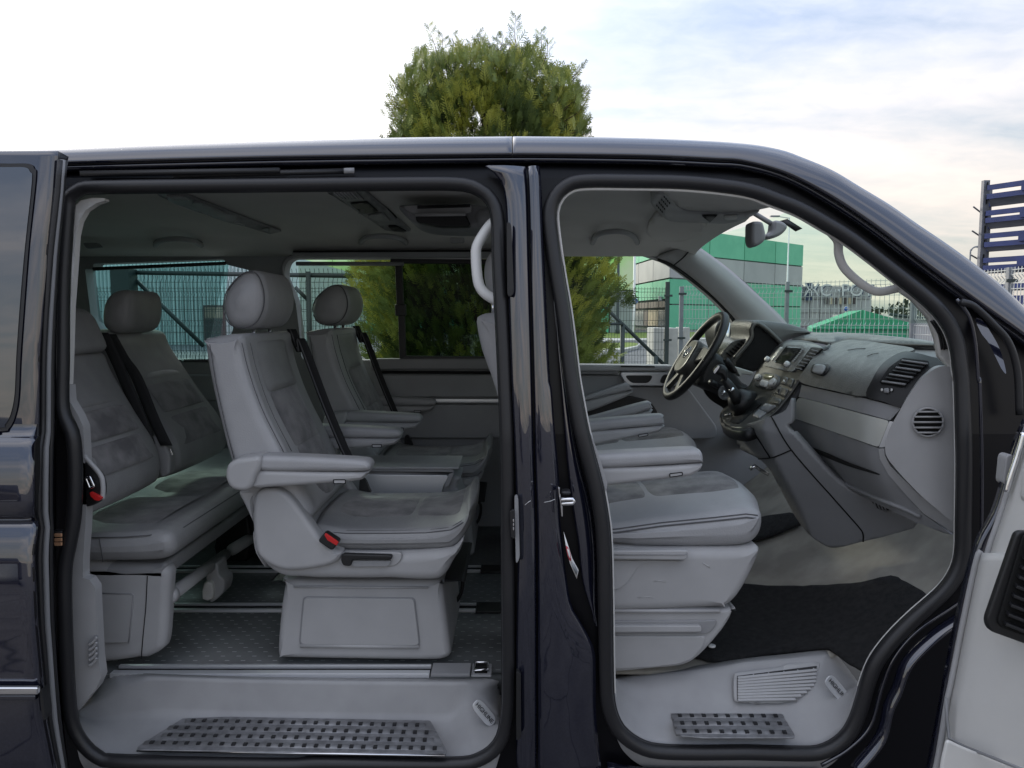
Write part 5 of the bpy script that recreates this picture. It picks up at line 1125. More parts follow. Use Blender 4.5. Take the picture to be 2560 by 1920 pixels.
dtp = drape('dash_top', [Vector(p) for p in T(D_, 330, 1375, 400, 1350, 470, 1330, 640, 1334, 800, 1337, 1100, 1369, 1345, 1405, 1352, 1425, 1100, 1412, 900, 1395, 780, 1375, 690, 1376, 600, 1405, 500, 1385)], gD(.004), m_dash, dash, step=14, solid=.01)
shelf = drape('dash_shelf_gap', [Vector(p) for p in T(D_, 600, 1408, 690, 1378, 780, 1372, 930, 1385, 1100, 1385, 1345, 1408, 1340, 1420, 1100, 1414, 960, 1400, 780, 1386, 690, 1392, 620, 1420)], gD(.010), m_black, dash, step=14, solid=.006)
ug = dd('upper_glovebox', T(H_, 386, 288, 430, 190, 500, 95, 620, 25, 760, 0, 1000, 28, 1180, 62, 1040, 112, 950, 200, 890, 290, 840, 388, 600, 345), m_dash, dash, .018, bevel=.004)
la = dd('glovebox_latch', T(H_, 460, 215, 480, 165, 530, 160, 592, 176, 545, 240, 480, 228), m_black, ug, .024, solid=.006, step=8); dd('latch_button', T(H_, 472, 212, 488, 172, 530, 168, 560, 180, 530, 232, 485, 224), m_greyd, ug, .029, solid=.004, step=7)
for a, b in (((715, 70), (840, 58)), ((848, 112), (930, 90))): tube('scuff', [gD(.0205)(H_(*a)), gD(.0205)(H_((a[0] + b[0]) / 2, (a[1] + b[1]) / 2 - 4)), gD(.0205)(H_(*b))], .0008, m_black, ug, 5)
bd_ = dd('dash_band', T(H_, 400, 306, 600, 352, 835, 397, 1090, 468, 1008, 556, 700, 472, 378, 393), m_greyd, dash, .010, sm=False, bevel=.003)
dd('dark_groove', T(H_, 388, 290, 600, 335, 838, 385, 1092, 455, 1088, 470, 835, 402, 600, 355, 400, 310), m_void, dash, .013, sm=False, solid=.003)
ct = dd('champagne_trim', fil(T(H_, 375, 396, 1003, 560, 930, 742, 320, 532), 8), m_champ, dash, .014, sm=False, step=16, bevel=.003)
dd('trim_glint_edge', fil(T(H_, 1004, 561, 1032, 566, 972, 742, 932, 744), 3), m_alu, dash, .016, sm=False, step=10, bevel=.002)
lg = dd('lower_glovebox', T(H_, 320, 540, 600, 630, 930, 748, 935, 810, 1000, 930, 1120, 1070, 1235, 1200, 1440, 1348, 1200, 1262, 880, 1115, 640, 962, 520, 830, 395, 690, 330, 610), m_greyd, dash, .008, sm=False, bevel=.004)
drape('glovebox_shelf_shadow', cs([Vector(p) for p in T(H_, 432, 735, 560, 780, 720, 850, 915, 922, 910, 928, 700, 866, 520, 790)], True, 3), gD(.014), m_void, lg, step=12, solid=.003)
tube('glovebox_lower_lip', [gD(.012)(p) for p in cs([Vector(p) for p in T(H_, 385, 688, 480, 800, 640, 960, 880, 1080, 1100, 1165, 1220, 1222)])], .006, m_greyd, lg, 8)
dd('dash_edge_strip', T(H_, 930, 752, 970, 750, 975, 800, 1010, 870, 1200, 1060, 1440, 1250, 1445, 1330, 1240, 1200, 1120, 1070, 1000, 932, 938, 820), m_grey, dash, .016, sm=False, bevel=.003)
vf = dd('side_vent_housing', T(H_, 845, 386, 885, 275, 960, 160, 1090, 82, 1200, 90, 1330, 122, 1400, 118, 1422, 150, 1422, 180, 1330, 200, 1240, 255, 1160, 340, 1096, 462, 960, 425), m_black, dash, .022, bevel=.004)
dd('side_vent_opening', fil(T(H_, 930, 295, 1000, 190, 1095, 122, 1285, 145, 1180, 240, 1100, 325), 8), m_void, vf, .030, sm=False, step=12, solid=.004)
for i in range(7):
    t = (i + .5) / 7; a = (940 + 165 * t ** .85, 298 - 168 * t); b = (1105 + 175 * t, 318 - 165 * t)
    q = MB(); q.tube([gD(.036)(H_(*a)), gD(.036)(H_((a[0] + b[0]) / 2, (a[1] + b[1]) / 2)), gD(.036)(H_(*b))], .0028, 6, flat=.006); q.build('vent_slat', m_rubber if i % 2 else m_greyd, vf)
dd('vent_wheel', fil(T(H_, 965, 335, 1000, 330, 1000, 365, 965, 362), 4), m_greyd, vf, .035, sm=False, step=8, solid=.006)
for xx in (945, 1012): dd('vent_symbol', fil(T(H_, xx, 335, xx + 14, 333, xx + 14, 352, xx, 354), 4), m_greyl, vf, .032, sm=False, step=8, solid=.002)
# end cap of the dashboard with its round outlet
def fe(o=0): return lambda p: at(p, itp(p[0], [(2200, 1.885), (2260, 1.845), (2330, 1.82), (2400, 1.805)]) - o)
ec = drape('dash_end_cap', cs([Vector(p) for p in T(H_, 1440, 195, 1400, 182, 1335, 192, 1230, 262, 1140, 382, 1070, 500, 1005, 620, 975, 740, 1012, 845, 1200, 1052, 1330, 1165, 1430, 1245, 1462, 1210, 1468, 700, 1458, 240)], True, 4), fe(), m_grey, dash, step=16, solid=.03, bevel=.006)
cc_ = H_(1272, 568); R0 = 105 / s7
cir = [(cc_[0] + math.cos(t * math.pi / 16) * R0, cc_[1] + math.sin(t * math.pi / 16) * R0 * .93) for t in range(32)]
rv = drape('round_outlet', cir, fe(.006), m_void, ec, step=10, solid=.006)
tube('outlet_ring', [fe(.008)(p) for p in cir], .0025, m_grey, rv, 8, True)
for dy in (-72, -37, 0, 37, 72):
    h = math.sqrt(max(0, 1 - (dy / 98) ** 2)) * 103; q = MB(); q.bar(fe(.012)(H_(1272 - h, 568 + dy)), fe(.012)(H_(1272 + h, 568 + dy)), .006, .004); q.build('outlet_bar', m_grey, rv)
# centre console column
def gC(o=0): return lambda p: on(p, lambda y, z: itp(z, [(.5, 1.02), (.62, .98), (.8, .90), (.95, .82), (1.05, .775), (1.2, .80)]) - o + max(0, 2.30 - y) * 1.1 + max(0, y - 2.75) * 1.5)
col = drape('centre_console', cs([Vector(p) for p in T(H_, -60, 610, 190, 530, 290, 480, 330, 400, 330, 560, 300, 600, 420, 740, 640, 975, 880, 1120, 1200, 1268, 1000, 1350, 820, 1393, 640, 1436, 530, 1405, 400, 1290, 260, 1050, 180, 900, 100, 820, 0, 770, -110, 690)], True, 3), gC(), m_greyd, van, step=7, solid=.03)
for l in (T(H_, 188, 528, 330, 765, 640, 1120, 790, 1290, 822, 1340, 824, 1395), T(H_, 50, 610, 180, 815), T(H_, 100, 822, 200, 812, 325, 762)): tube('console_seam', [gC(.003)(p) for p in cs([Vector(p) for p in l])], .0022, m_void, col, 6)
drape('foot_vent', fil(T(H_, 880, 1118, 960, 1135, 1010, 1180, 930, 1170), 6), gC(.02), m_black, col, step=9, solid=.004)
for i in range(4): q = MB(); q.bar(gC(.026)(H_(900 + i * 24, 1125 + i * 10)), gC(.026)(H_(915 + i * 24, 1160 + i * 10)), .004, .003); q.build('foot_vent_slat', m_greyd, col)
# upper console face with radio, climate and switches
def gU(o=0): return lambda p: on(p, lambda y, z: itp(z, [(1.0, .66), (1.02, .70), (1.045, .78), (1.08, .85), (1.13, .895), (1.19, .935), (1.30, 1.01), (1.33, 1.08), (1.36, 1.3)]) - o)
def uu(name, pts, m, parent, o=0, solid=.006, step=9, sm=False, r=0, **k):
    p = [Vector(q_) for q_ in pts]
    if sm: p = cs(p, True, 4)
    elif r: p = fil(p, r, 3)
    return drape(name, p, gU(o), m, parent, step=step, solid=solid, **k)
rim_pts = T(X_, 740, 630, 900, 420, 1115, 235, 1300, 190, 1560, 215, 1775, 290, 1880, 250, 1760, 420, 1560, 680, 1420, 900, 1250, 1130, 990, 1400, 620, 1620, 400, 1640, 180, 1560, 120, 1440, 170, 1300, 420, 1080, 600, 900)
up = uu('console_surround', rim_pts, m_black, van, -.004, solid=.035, step=10, sm=True)
cf = uu('console_face', T(X_, 750, 640, 1120, 262, 1300, 215, 1750, 300, 1590, 560, 1380, 850, 1200, 1100, 960, 1370, 620, 1570, 400, 1590, 230, 1530, 160, 1430, 200, 1300, 600, 910), m_console, up, .004, sm=True)
rad = uu('radio', T(X_, 800, 590, 1180, 240, 1590, 290, 1290, 700, 1000, 640), m_dash, up, .012, r=6, bevel=.001)
uu('radio_display', T(X_, 1185, 290, 1428, 318, 1190, 590, 985, 545), m_screen, rad, .016, r=3, solid=.003)
for k in range(8): a = (1285 + k * 21, 520 - k * 27); uu('radio_button', T(X_, a[0], a[1], a[0] + 22, a[1] + 3, a[0] + 12, a[1] + 18, a[0] - 8, a[1] + 14), m_grey, rad, .017, solid=.003, step=5)
uu('radio_trim', T(X_, 1080, 300, 1130, 310, 960, 520, 920, 500), m_champ, rad, .015, r=3, solid=.004)
for c_ in ((900, 510), (1215, 590)):
    q = MB(); q.lathe([(.007, 0), (.011, .003), (.010, .012), (.003, .014)], gU(.012)(X_(*c_)), (-.8, -.3, .5), 14); q.build('radio_clip', m_white, rad)
vc = uu('centre_vent', T(X_, 1600, 300, 1760, 320, 1400, 665, 1330, 640, 1340, 620), m_black, up, .014, r=3, bevel=.001)
for k in range(7): a = (1590 - k * 42, 350 + k * 48); q = MB(); q.bar(gU(.02)(X_(*a)), gU(.02)(X_(a[0] + 95, a[1] + 22)), .004, .003); q.build('vent_slat', m_greyd, vc)
cl_ = uu('climate_panel', T(X_, 680, 900, 790, 700, 1050, 740, 1075, 800, 1060, 880, 940, 990, 680, 920), m_dash, up, .010, r=10)
uu('climate_display', T(X_, 850, 730, 985, 752, 925, 822, 808, 796), mat('lcd_olive', (.20, .20, .12), .3), cl_, .014, r=2, solid=.003)
uu('climate_buttons', T(X_, 790, 820, 905, 850, 850, 945, 740, 905), m_greyl, cl_, .014, r=4, solid=.004)
for c_, rr_ in (((750, 800), .013), ((985, 885), .016)):
    k = MB(); k.lathe([(rr_, 0), (rr_ * .98, .010), (rr_ * .9, .012), (rr_ * .6, .0125), (.001, .0125)], gU(.012)(X_(*c_)), (-.80, -.15, .58), 24); kb = k.build('climate_knob', m_greyl, cl_); k = MB(); k.bar(gU(.026)(X_(c_[0] - 14, c_[1] + 14)), gU(.026)(X_(c_[0] + 12, c_[1] - 16)), .003, .002); k.build('knob_mark', m_black, kb)
for quad in ((1130, 770, 1215, 790, 1165, 910, 1072, 885), (1225, 792, 1305, 812, 1245, 950, 1172, 912), (1045, 925, 1110, 945, 1060, 1065, 992, 1040), (1118, 948, 1212, 975, 1150, 1105, 1068, 1068), (950, 1085, 1110, 1140, 1050, 1225, 900, 1170)):
    b_ = uu('console_switch', T(X_, *quad), m_console, up, .010, r=3, solid=.004)
    if quad[0] == 1130: uu('hazard_triangle', T(X_, 1145, 815, 1168, 862, 1118, 858), m_white, b_, .016, solid=.002, step=6)
uu('switch_mark', T(X_, 1185, 880, 1245, 905, 1242, 915, 1182, 890), m_black, up, .0155, solid=.001, step=6); uu('switch_mark', T(X_, 1030, 955, 1060, 960, 1040, 1025, 1015, 1010), m_black, up, .0155, solid=.001, step=6)
tr_ = uu('console_tray', T(X_, 600, 1110, 800, 1190, 425, 1535, 265, 1490), m_void, up, .010, r=8, solid=.004)
for quad in ((850, 1200, 1020, 1240, 880, 1340, 750, 1285), (740, 1290, 870, 1345, 740, 1435, 640, 1390)): uu('console_switch', T(X_, *quad), m_greyd, up, .011, r=3, solid=.004)
tube('lever_frame', [gU(.016)(p) for p in cs([Vector(p) for p in T(X_, 195, 1385, 280, 1375, 400, 1300, 520, 1190, 590, 1110)])], .003, m_chrome, up, 8)
# gear lever
kb = MB(); ky = 2.62; a = at(X_(130, 610), ky); kn = pillow('gear_lever', plain(cs([Vector(p) for p in T(X_, 25, 680, 55, 620, 110, 585, 180, 590, 235, 650, 245, 740, 215, 830, 170, 830, 120, 760, 60, 740)], True, 4), ky), ky - .025, ky + .025, .018, m_black, van)
slab('shift_pattern_cap', cs([Vector(p) for p in T(X_, 30, 690, 70, 630, 110, 600, 120, 630, 80, 690, 40, 730)], True, 4), ky - .028, ky - .02, m_chrome, kn, bevel=.001)
tube('lever_shaft', [at(p, ky) for p in T(X_, 185, 810, 260, 900, 360, 1060, 430, 1180)], .013, m_black, kn, 12, r2=.024); tube('lever_ring', [at(p, ky - .02) for p in T(X_, 285, 1010, 350, 965)], .007, m_chrome, kn, 8)
tube('lever_boot', [at(p, ky + .02) for p in T(X_, 360, 1050, 420, 1130, 520, 1220)], .03, m_black, kn, 12, r2=.06)
# instrument binnacle, far vent and steering column
hood = pillow('instrument_hood', plain(cs([Vector(p) for p in T(N_, 1096, 560, 1094, 465, 1125, 408, 1190, 396, 1400, 418, 1560, 452, 1710, 520, 1500, 590, 1400, 640, 1330, 720, 1200, 860, 1130, 915, 930, 860, 940, 770, 1050, 640)], True, 4), 2.95), 2.95, 3.25, .03, m_dash, van)
drape('instrument_cavity', cs([Vector(p) for p in T(N_, 1112, 560, 1114, 490, 1150, 452, 1215, 490, 1320, 580, 1385, 640, 1290, 730, 1200, 850, 1130, 900, 950, 840, 1000, 740, 1070, 640)], True, 4), lambda p: at(p, 2.935), m_void, hood, step=14, solid=.004)
tube('hood_rim', [at(p, 2.93) for p in cs([Vector(p) for p in T(N_, 930, 780, 1060, 630, 1100, 560, 1100, 480, 1140, 430, 1200, 450, 1290, 520, 1395, 625)])], .009, m_console, hood, 10)
fv = slab('far_dash_vent', cs([Vector(p) for p in T(N_, 800, 745, 870, 650, 950, 595, 1075, 585, 1040, 660, 940, 760, 900, 810)], True, 4), 3.0, 3.2, m_console, van, bevel=.006)
for k in range(6): a = (860 + k * 27, 740 - k * 24); q = MB(); q.bar(at(N_(a[0], a[1] - 20), 2.992), at(N_(a[0] + 40, a[1] + 12), 2.992), .011, .006); q.build('vent_slot', m_void, fv)
slab('dash_lower_trim', T(N_, 930, 850, 1125, 910, 1110, 945, 1010, 930, 990, 960), 2.9, 3.1, m_champ, van, bevel=.004)
pillow('column_shroud', plain(cs([Vector(p) for p in T(N_, 560, 1010, 620, 800, 740, 720, 850, 790, 930, 900, 1010, 1010, 1080, 1060, 980, 1180, 860, 1200, 740, 1120, 640, 1080)], True, 4), 2.86), 2.84, 3.12, .03, m_black, van)
drape('knee_panel', cs([Vector(p) for p in T(N_, 640, 1080, 760, 1050, 1000, 1150, 1080, 1200, 880, 1300, 820, 1260, 700, 1180)], True, 4), lambda p: at(p, 2.9), m_void, van, step=18, solid=.02)
ig = MB(); ig.lathe([(.028, 0), (.028, .006), (.02, .008), (.02, .004), (.001, .004)], at(N_(842, 1112), 2.82), (-.6, -.6, 0), 20); io = ig.build('ignition_lock', m_greyd, van); ig = MB(); ig.lathe([(.009, 0), (.009, .02), (.001, .021)], at(N_(840, 1110), 2.815), (-.6, -.7, 0), 12); ig.build('ignition_key', m_chrome, io)
for p_ in ((N_(850, 790), N_(930, 900)), (N_(700, 1010), N_(800, 1060))): tube('column_stalk', [at(p_[0], 2.80), at(p_[1], 2.86)], .012, m_black, van, 8)
hk = at(H_(65, 890), 2.45); tube('pedal_latch', [at(p, 2.45) for p in T(H_, 40, 895, 75, 870, 110, 895, 170, 930)], .006, m_chrome, van, 8)
# steering wheel
cw = at(N_(545, 750), 2.98); nrm_w = Vector((-.84, 0, .54)).normalized(); uw = Vector((0, 1, 0)); vw = nrm_w.cross(uw).normalized()
if vw.z < 0: vw = -vw
def wp(a, b, o=0): return cw + uw * a + vw * b + nrm_w * o
sw = tube('steering_wheel', [wp(.19 * math.cos(t * math.pi / 24), .19 * math.sin(t * math.pi / 24)) for t in range(48)], .0165, m_black, van, 12, True)
def wprism(name, pts, o0, o1, m, parent, bevel=.006):
    n_ = len(pts); v = [wp(a, b, o0) for a, b in pts] + [wp(a, b, o1) for a, b in pts]
    o = mk(name, v, [tuple(range(n_)), tuple(range(n_, 2 * n_))[::-1]] + [(i, (i + 1) % n_, n_ + (i + 1) % n_, n_ + i) for i in range(n_)], m, parent, bevel=bevel, seg=3)
    bm = bmesh.new(); bm.from_mesh(o.data); bmesh.ops.recalc_face_normals(bm, faces=bm.faces[:]); bm.to_mesh(o.data); bm.free(); return o
hub = wprism('wheel_hub', [(a.x, a.y) for a in fil([(-.085, -.06), (-.06, .055), (.06, .055), (.085, -.06), (.04, -.095), (-.04, -.095)], .03)], -.02, .035, m_console, sw, .01)
for sgx in (-1, 1):
    wprism('wheel_spoke', [(sgx * .07, .045), (sgx * .185, .035), (sgx * .185, -.005), (sgx * .075, -.03)], -.008, .012, m_console, sw); wprism('wheel_spoke', [(sgx * .04, -.07), (sgx * .11, -.155), (sgx * .075, -.17), (sgx * .015, -.09)], -.008, .012, m_console, sw)
q = MB(); q.tube([wp(.026 * math.cos(t * math.pi / 12), -.005 + .026 * math.sin(t * math.pi / 12), .037) for t in range(24)], .002, 6, True)
for pts in (((-.013, .015), (0, -.004), (.013, .015)), ((-.022, .008), (-.010, -.024), (0, -.006), (.010, -.024), (.022, .008))):
    q.tube([wp(a, b - .004, .037) for a, b in pts], .0018, 6)
q.build('wheel_emblem', m_chrome, sw)
# ================================================================== SEATS AND LOOSE THINGS
def P2(pts, Y, n=4, closed=True): return plain(cs([Vector(p) for p in pts], closed, n), Y)
def facepatch(name, line, y0, y1, off, m, parent, dome=.006, ny=8, side=1, bulge=None):
    """upholstery panel lying on a seat face: line is a list of (x, z) points along the face"""
    ln = resample(cs([Vector(p) for p in line]), 16); rows = []
    for j in range(ny + 1):
        t = j / ny; y = y0 + (y1 - y0) * t; row = []
        for i, p in enumerate(ln):
            tg = (ln[min(i + 1, 15)] - ln[max(i - 1, 0)]).normalized(); nn_ = Vector((tg.y, -tg.x)) * side
            s = i / 15; e = min(1, 7 * t, 7 * (1 - t), 9 * s, 9 * (1 - s)); o = off - .006 + .006 * e ** .5 + dome * math.sin(math.pi * t) + (itp(y, bulge) if bulge else 0)
            row.append(Vector((p.x + nn_.x * o, y, p.y + nn_.y * o)))
        rows.append(row)
    return grid(name, rows, m, parent, sub=1)
def lineof(pts, Y): return [(q.x, q.z) for q in YY(pts, Y)]
def seamline(name, pts, r, m, parent): return tube(name, pts, r, m, parent, 5)
def armrest(name, root, pts_pad, pts_low, Y, wdt, endc=None, endr=0, mpad=m_leatherl, mlow=m_grey, btn=None):
    low = pillow(name, P2(pts_low, Y), Y, Y + wdt, .012, mlow, root)
    pillow('armrest_pad', P2(pts_pad, Y - .004), Y - .004, Y + wdt + .004, .014, mpad, low)
    if btn: slab('release_button', fil(btn, 2), Y - .004, Y + .01, mlow, low, bevel=.002); 
    if btn: tube('button_gap', [at(p, Y - .0045) for p in fil(btn, 2)], .0012, m_void, low, 4, True)
    if endc:
        c = at(endc, Y - .01); q = MB(); q.lathe([(endr * .9, 0), (endr, .006), (endr, wdt + .01), (endr * .9, wdt + .02)], c, (0, 1, 0), 28); q.build('armrest_pivot', mlow, low)
    return low
def copytree(o, d, loc=None, parent=None):
    c = o.copy(); S.collection.objects.link(c); c.parent = parent
    if parent is None: c.location = o.location + Vector(d)
    for ch in list(o.children): copytree(ch, d, None, c)
    return c
# ---- swivel seat, second row
Y1 = 1.95
s1 = thing('swivel_seat', 'light grey leather swivel seat nearest the sliding door, on a plastic pedestal', 'car seat', (-.6, 2.2, FZ), 'grey single seats of the second row')
back_poly = T(F_, 262, -40, 300, 60, 335, 220, 440, 500, 588, 790, 690, 1010, 770, 1215, 620, 1300, 420, 1280, 300, 1100, 190, 830, 128, 600, 58, 300, 12, 20, 40, -12)
bx = plain(fil(back_poly[:1] + back_poly[1:], 10, 3), Y1)
bk_ = pillow('backrest', P2([p for p in back_poly], Y1, 3), Y1, Y1 + .46, .035, m_leatherl, s1, k=6)
fl = lineof(T(F_, 300, 20, 345, 210, 440, 480, 590, 780, 690, 1000, 760, 1200), Y1)
up_l = fl[:2] + [tuple(Vector(fl[1]).lerp(Vector(fl[2]), .62))]
mid_l = [tuple(Vector(fl[1]).lerp(Vector(fl[2]), .66)), fl[2], fl[3]]
low_l = [tuple(Vector(fl[3]).lerp(Vector(fl[2]), .0)), fl[4], fl[5]]
facepatch('backrest_upper_insert', up_l, Y1 + .09, Y1 + .37, .002, m_leather, bk_, side=-1)
facepatch('backrest_suede_insert', mid_l, Y1 + .10, Y1 + .36, .003, m_suede, bk_, side=-1); facepatch('backrest_lower_insert', low_l, Y1 + .10, Y1 + .36, .002, m_suede, bk_, side=-1)
for y, o in ((Y1 + .006, .0), (Y1 + .022, .0)): seamline('backrest_seam', [Vector((a, y, b)) for a, b in [(p.x + (.010 if y > Y1 + .01 else -.006), p.y) for p in cs([Vector(q_) for q_ in fl[:4]], n=5)]], .0013, m_thread, bk_)
seamline('back_edge_seam', [Vector((a + .018, Y1 - .0005, b)) for a, b in lineof(T(F_, 20, 30, 62, 300, 130, 600, 188, 820), Y1)], .0012, m_thread, bk_)
hr = puff('headrest', P2(T(A_, 1532, 1310, 1545, 1200, 1600, 1110, 1680, 1045, 1760, 1038, 1812, 1090, 1842, 1200, 1832, 1320, 1775, 1420, 1680, 1450, 1580, 1425), 2.05), 2.04, 2.34, .045, m_leatherl, s1)
seamline('headrest_seam', [Vector((a, 2.0495, b)) for a, b in P2(T(A_, 1546, 1310, 1560, 1205, 1612, 1122, 1686, 1058, 1756, 1052, 1798, 1100, 1826, 1202, 1818, 1312, 1765, 1406, 1680, 1436, 1590, 1412), 2.05)], .0018, m_thread, hr)
q = MB(); z0 = at(A_(1700, 1500), 2.19).z
for y in (2.12, 2.26): q.tube([(at(A_(1690, 1400), 2.05).x, y, z0 - .03), (at(A_(1690, 1400), 2.05).x, y, z0 + .04)], .007, 8)
q.build('headrest_posts', m_chrome, s1)
pan = pillow('seat_pan', P2(T(F_, 372, 1180, 366, 1340, 385, 1470, 450, 1570, 560, 1640, 700, 1650) + T(J_, 580, 290, 900, 292, 1100, 290, 1250, 300, 1430, 298, 1500, 250, 1555, 150) + T(F_, 1795, 1470, 1822, 1380, 1765, 1440, 1700, 1458, 1400, 1478, 1000, 1478, 900, 1440, 780, 1320), Y1 - .01, 3), Y1 - .01, Y1 + .49, .025, m_grey, s1)
wing = T(F_, 366, 1120, 385, 1062, 430, 1032, 520, 1030, 590, 1060, 640, 1110, 720, 1220, 830, 1372, 920, 1452, 980, 1478, 900, 1560, 600, 1600, 420, 1520, 372, 1400, 362, 1250)
pillow('side_wing', P2(wing, Y1 - .03), Y1 - .03, Y1 + .025, .014, m_grey, s1); pillow('side_wing', P2([(p[0], p[1]) for p in wing], Y1 - .03), Y1 + .455, Y1 + .50, .014, m_grey, s1)
pillow('rear_shell', P2(T(F_, 268, 1050, 300, 1130, 352, 1240, 372, 1250, 366, 1110, 400, 1050, 380, 1040), Y1), Y1, Y1 + .46, .01, m_grey, s1)
pillow('rear_cover', P2(T(F_, 350, 1360, 362, 1335, 385, 1345, 400, 1480, 450, 1580, 430, 1570, 370, 1480), Y1), Y1 + .01, Y1 + .44, .01, m_grey, s1)
cush = pillow('seat_cushion', P2(T(F_, 780, 1290, 1000, 1318, 1300, 1318, 1560, 1312, 1730, 1292, 1830, 1225, 1868, 1165, 1868, 1250, 1835, 1350, 1770, 1430, 1650, 1462, 1000, 1465, 880, 1420), Y1 + .01, 3), Y1 + .01, Y1 + .47, .032, m_leather, s1, k=6, bul=.012)
b1 = [(Y1 + .043, 0), (Y1 + .125, .009), (Y1 + .24, .012), (Y1 + .355, .009), (Y1 + .437, 0)]
cl1 = lineof(T(F_, 820, 1300, 1000, 1318, 1300, 1318, 1440, 1316), Y1 + .01); cl2 = lineof(T(F_, 1450, 1316, 1560, 1312, 1700, 1295, 1800, 1245), Y1 + .01)
facepatch('cushion_suede_insert', cl1, Y1 + .10, Y1 + .39, .003, m_suede, cush, side=-1, dome=.002, bulge=b1); facepatch('cushion_front_insert', cl2, Y1 + .10, Y1 + .39, .003, m_suede, cush, side=-1, dome=.002, bulge=b1)
seamline('cushion_seam', [Vector((a, Y1 + .0185, b - .0085)) for a, b in lineof(T(F_, 850, 1310, 1000, 1322, 1300, 1322, 1560, 1318, 1730, 1298, 1820, 1245), Y1 + .01)], .0015, m_thread, cush)
seamline('cushion_seam', [Vector((a, Y1 + .0265, b - .0035)) for a, b in lineof(T(F_, 850, 1310, 1000, 1322, 1300, 1322, 1560, 1318, 1730, 1298, 1820, 1245), Y1 + .01)], .0012, m_thread, cush)
hd = slab('adjuster_recess', fil(T(F_, 948, 1500, 985, 1468, 1400, 1470, 1390, 1530, 1340, 1568, 1000, 1575, 960, 1545), 12), Y1 - .014, Y1, m_grey, s1, bevel=.003)
slab('adjuster_lever', fil(T(F_, 980, 1480, 1328, 1490, 1325, 1522, 1050, 1520, 1045, 1568, 985, 1562, 972, 1520), 8), Y1 - .03, Y1 - .012, m_black, hd, bevel=.004); slab('lever_grip', fil(T(F_, 1052, 1525, 1325, 1526, 1300, 1566, 1050, 1568), 6), Y1 - .022, Y1 - .013, m_greyd, hd, bevel=.002)
bkl = slab('belt_buckle', fil(T(F_, 858, 1332, 962, 1400, 912, 1460, 812, 1392), 8), Y1 - .05, Y1 - .015, m_black, s1, bevel=.004); slab('buckle_button', fil(T(F_, 866, 1334, 958, 1398, 945, 1424, 880, 1385, 860, 1350), 3), Y1 - .053, Y1 - .047, m_red, bkl, bevel=.001)
base = pillow('pedestal', P2(T(J_, 325, 300, 330, 296, 700, 300, 1440, 300, 1462, 310, 1485, 450, 1530, 800, 1525, 850, 1480, 875, 1380, 885, 900, 880, 330, 868, 285, 855, 268, 810, 290, 520), 2.0, 3), 2.0, 2.40, .02, m_grey, s1)
slab('pedestal_panel_groove', fil(T(J_, 458, 412, 1272, 420, 1312, 760, 1290, 792, 450, 782, 428, 750), 10), 1.997, 2.002, m_greyd, base, bevel=.001)
slab('pedestal_panel', fil(T(J_, 466, 422, 1264, 430, 1302, 755, 1284, 768, 456, 762, 438, 742), 10), 1.992, 2.001, m_grey, base, bevel=.003)
tube('pedestal_bottom_ridge', [at(p, 1.996) for p in T(J_, 440, 768, 1300, 776)], .006, m_grey, base, 8); tube('pedestal_top_ridge', [at(p, 1.996) for p in T(J_, 390, 340, 1370, 345)], .003, m_grey, base, 6)
pillow('swivel_plate', P2(T(J_, 360, 290, 1500, 290, 1500, 310, 360, 310), 2.02, 2), 2.02, 2.38, .005, m_black, s1)
padn = T(F_, 416, 812, 480, 803, 800, 815, 1100, 832, 1160, 846, 1180, 870, 1172, 896, 1130, 912, 800, 912, 416, 906); lown = T(F_, 410, 905, 800, 913, 1130, 916, 1168, 905, 1150, 935, 1090, 975, 800, 1000, 500, 1020, 350, 1026, 370, 960)
btn = T(F_, 922, 966, 1005, 966, 1005, 992, 925, 993)
armrest('armrest', s1, padn, lown, 1.885, .062, F_(282, 934), .108 / 2.7657 * 1.0, btn=btn) if False else None
def arm_set(Y):
    # the traced near armrest, moved straight across to Y
    o = armrest('armrest', s1, padn, lown, 1.885, .062, None, 0, btn=btn)
    piv = pillow('armrest_pivot', P2(T(F_, 172, 930, 190, 860, 250, 825, 330, 815, 415, 812, 412, 890, 385, 940, 360, 1010, 330, 1040, 280, 1048, 215, 1030, 182, 985), 1.87), 1.87, 1.955, .012, m_grey, o)
    return o
a1 = arm_set(0)
a2 = copytree(a1, (0, 0, 0), parent=s1); a2.location = a2.location + Vector((.0, .53, .0))
tube('swivel_cable', cs([at(p, 2.3) for p in T(J_, 1500, 495, 1560, 460, 1610, 380, 1620, 270, 1590, 220)], n=5), .006, m_black, s1, 8)
def strap(name, pts, Ys, wdt, m, root, nr=(0, -1, 0), hor=(1, 0, 0)):
    p = [at(a, y) for a, y in zip(pts, Ys)]; p = cs(p, n=5); h = Vector(hor) * wdt / 2
    return grid(name, [[q_ - h for q_ in p], [q_ - h * .33 for q_ in p], [q_ + h * .33 for q_ in p], [q_ + h for q_ in p]], m, root, solid=.002)
strap('seat_belt', T(B_, 355, 1445, 420, 1600) + T(F_, 700, 0, 860, 420, 975, 700, 1035, 830), [2.40, 2.385, 2.37, 2.35, 2.33, 2.32], .030, m_belt, s1)
strap('seat_belt_edge', T(B_, 345, 1445, 405, 1600) + T(F_, 680, 0, 840, 420, 960, 710, 1020, 835), [2.40, 2.37, 2.355, 2.335, 2.315, 2.31], .004, m_thread, s1)
slab('belt_anchor', cs([Vector(p) for p in T(F_, 1105, 965, 1140, 965, 1170, 1030, 1178, 1060, 1110, 1068, 1100, 1040)], True, 3), 2.40, 2.42, m_black, s1)
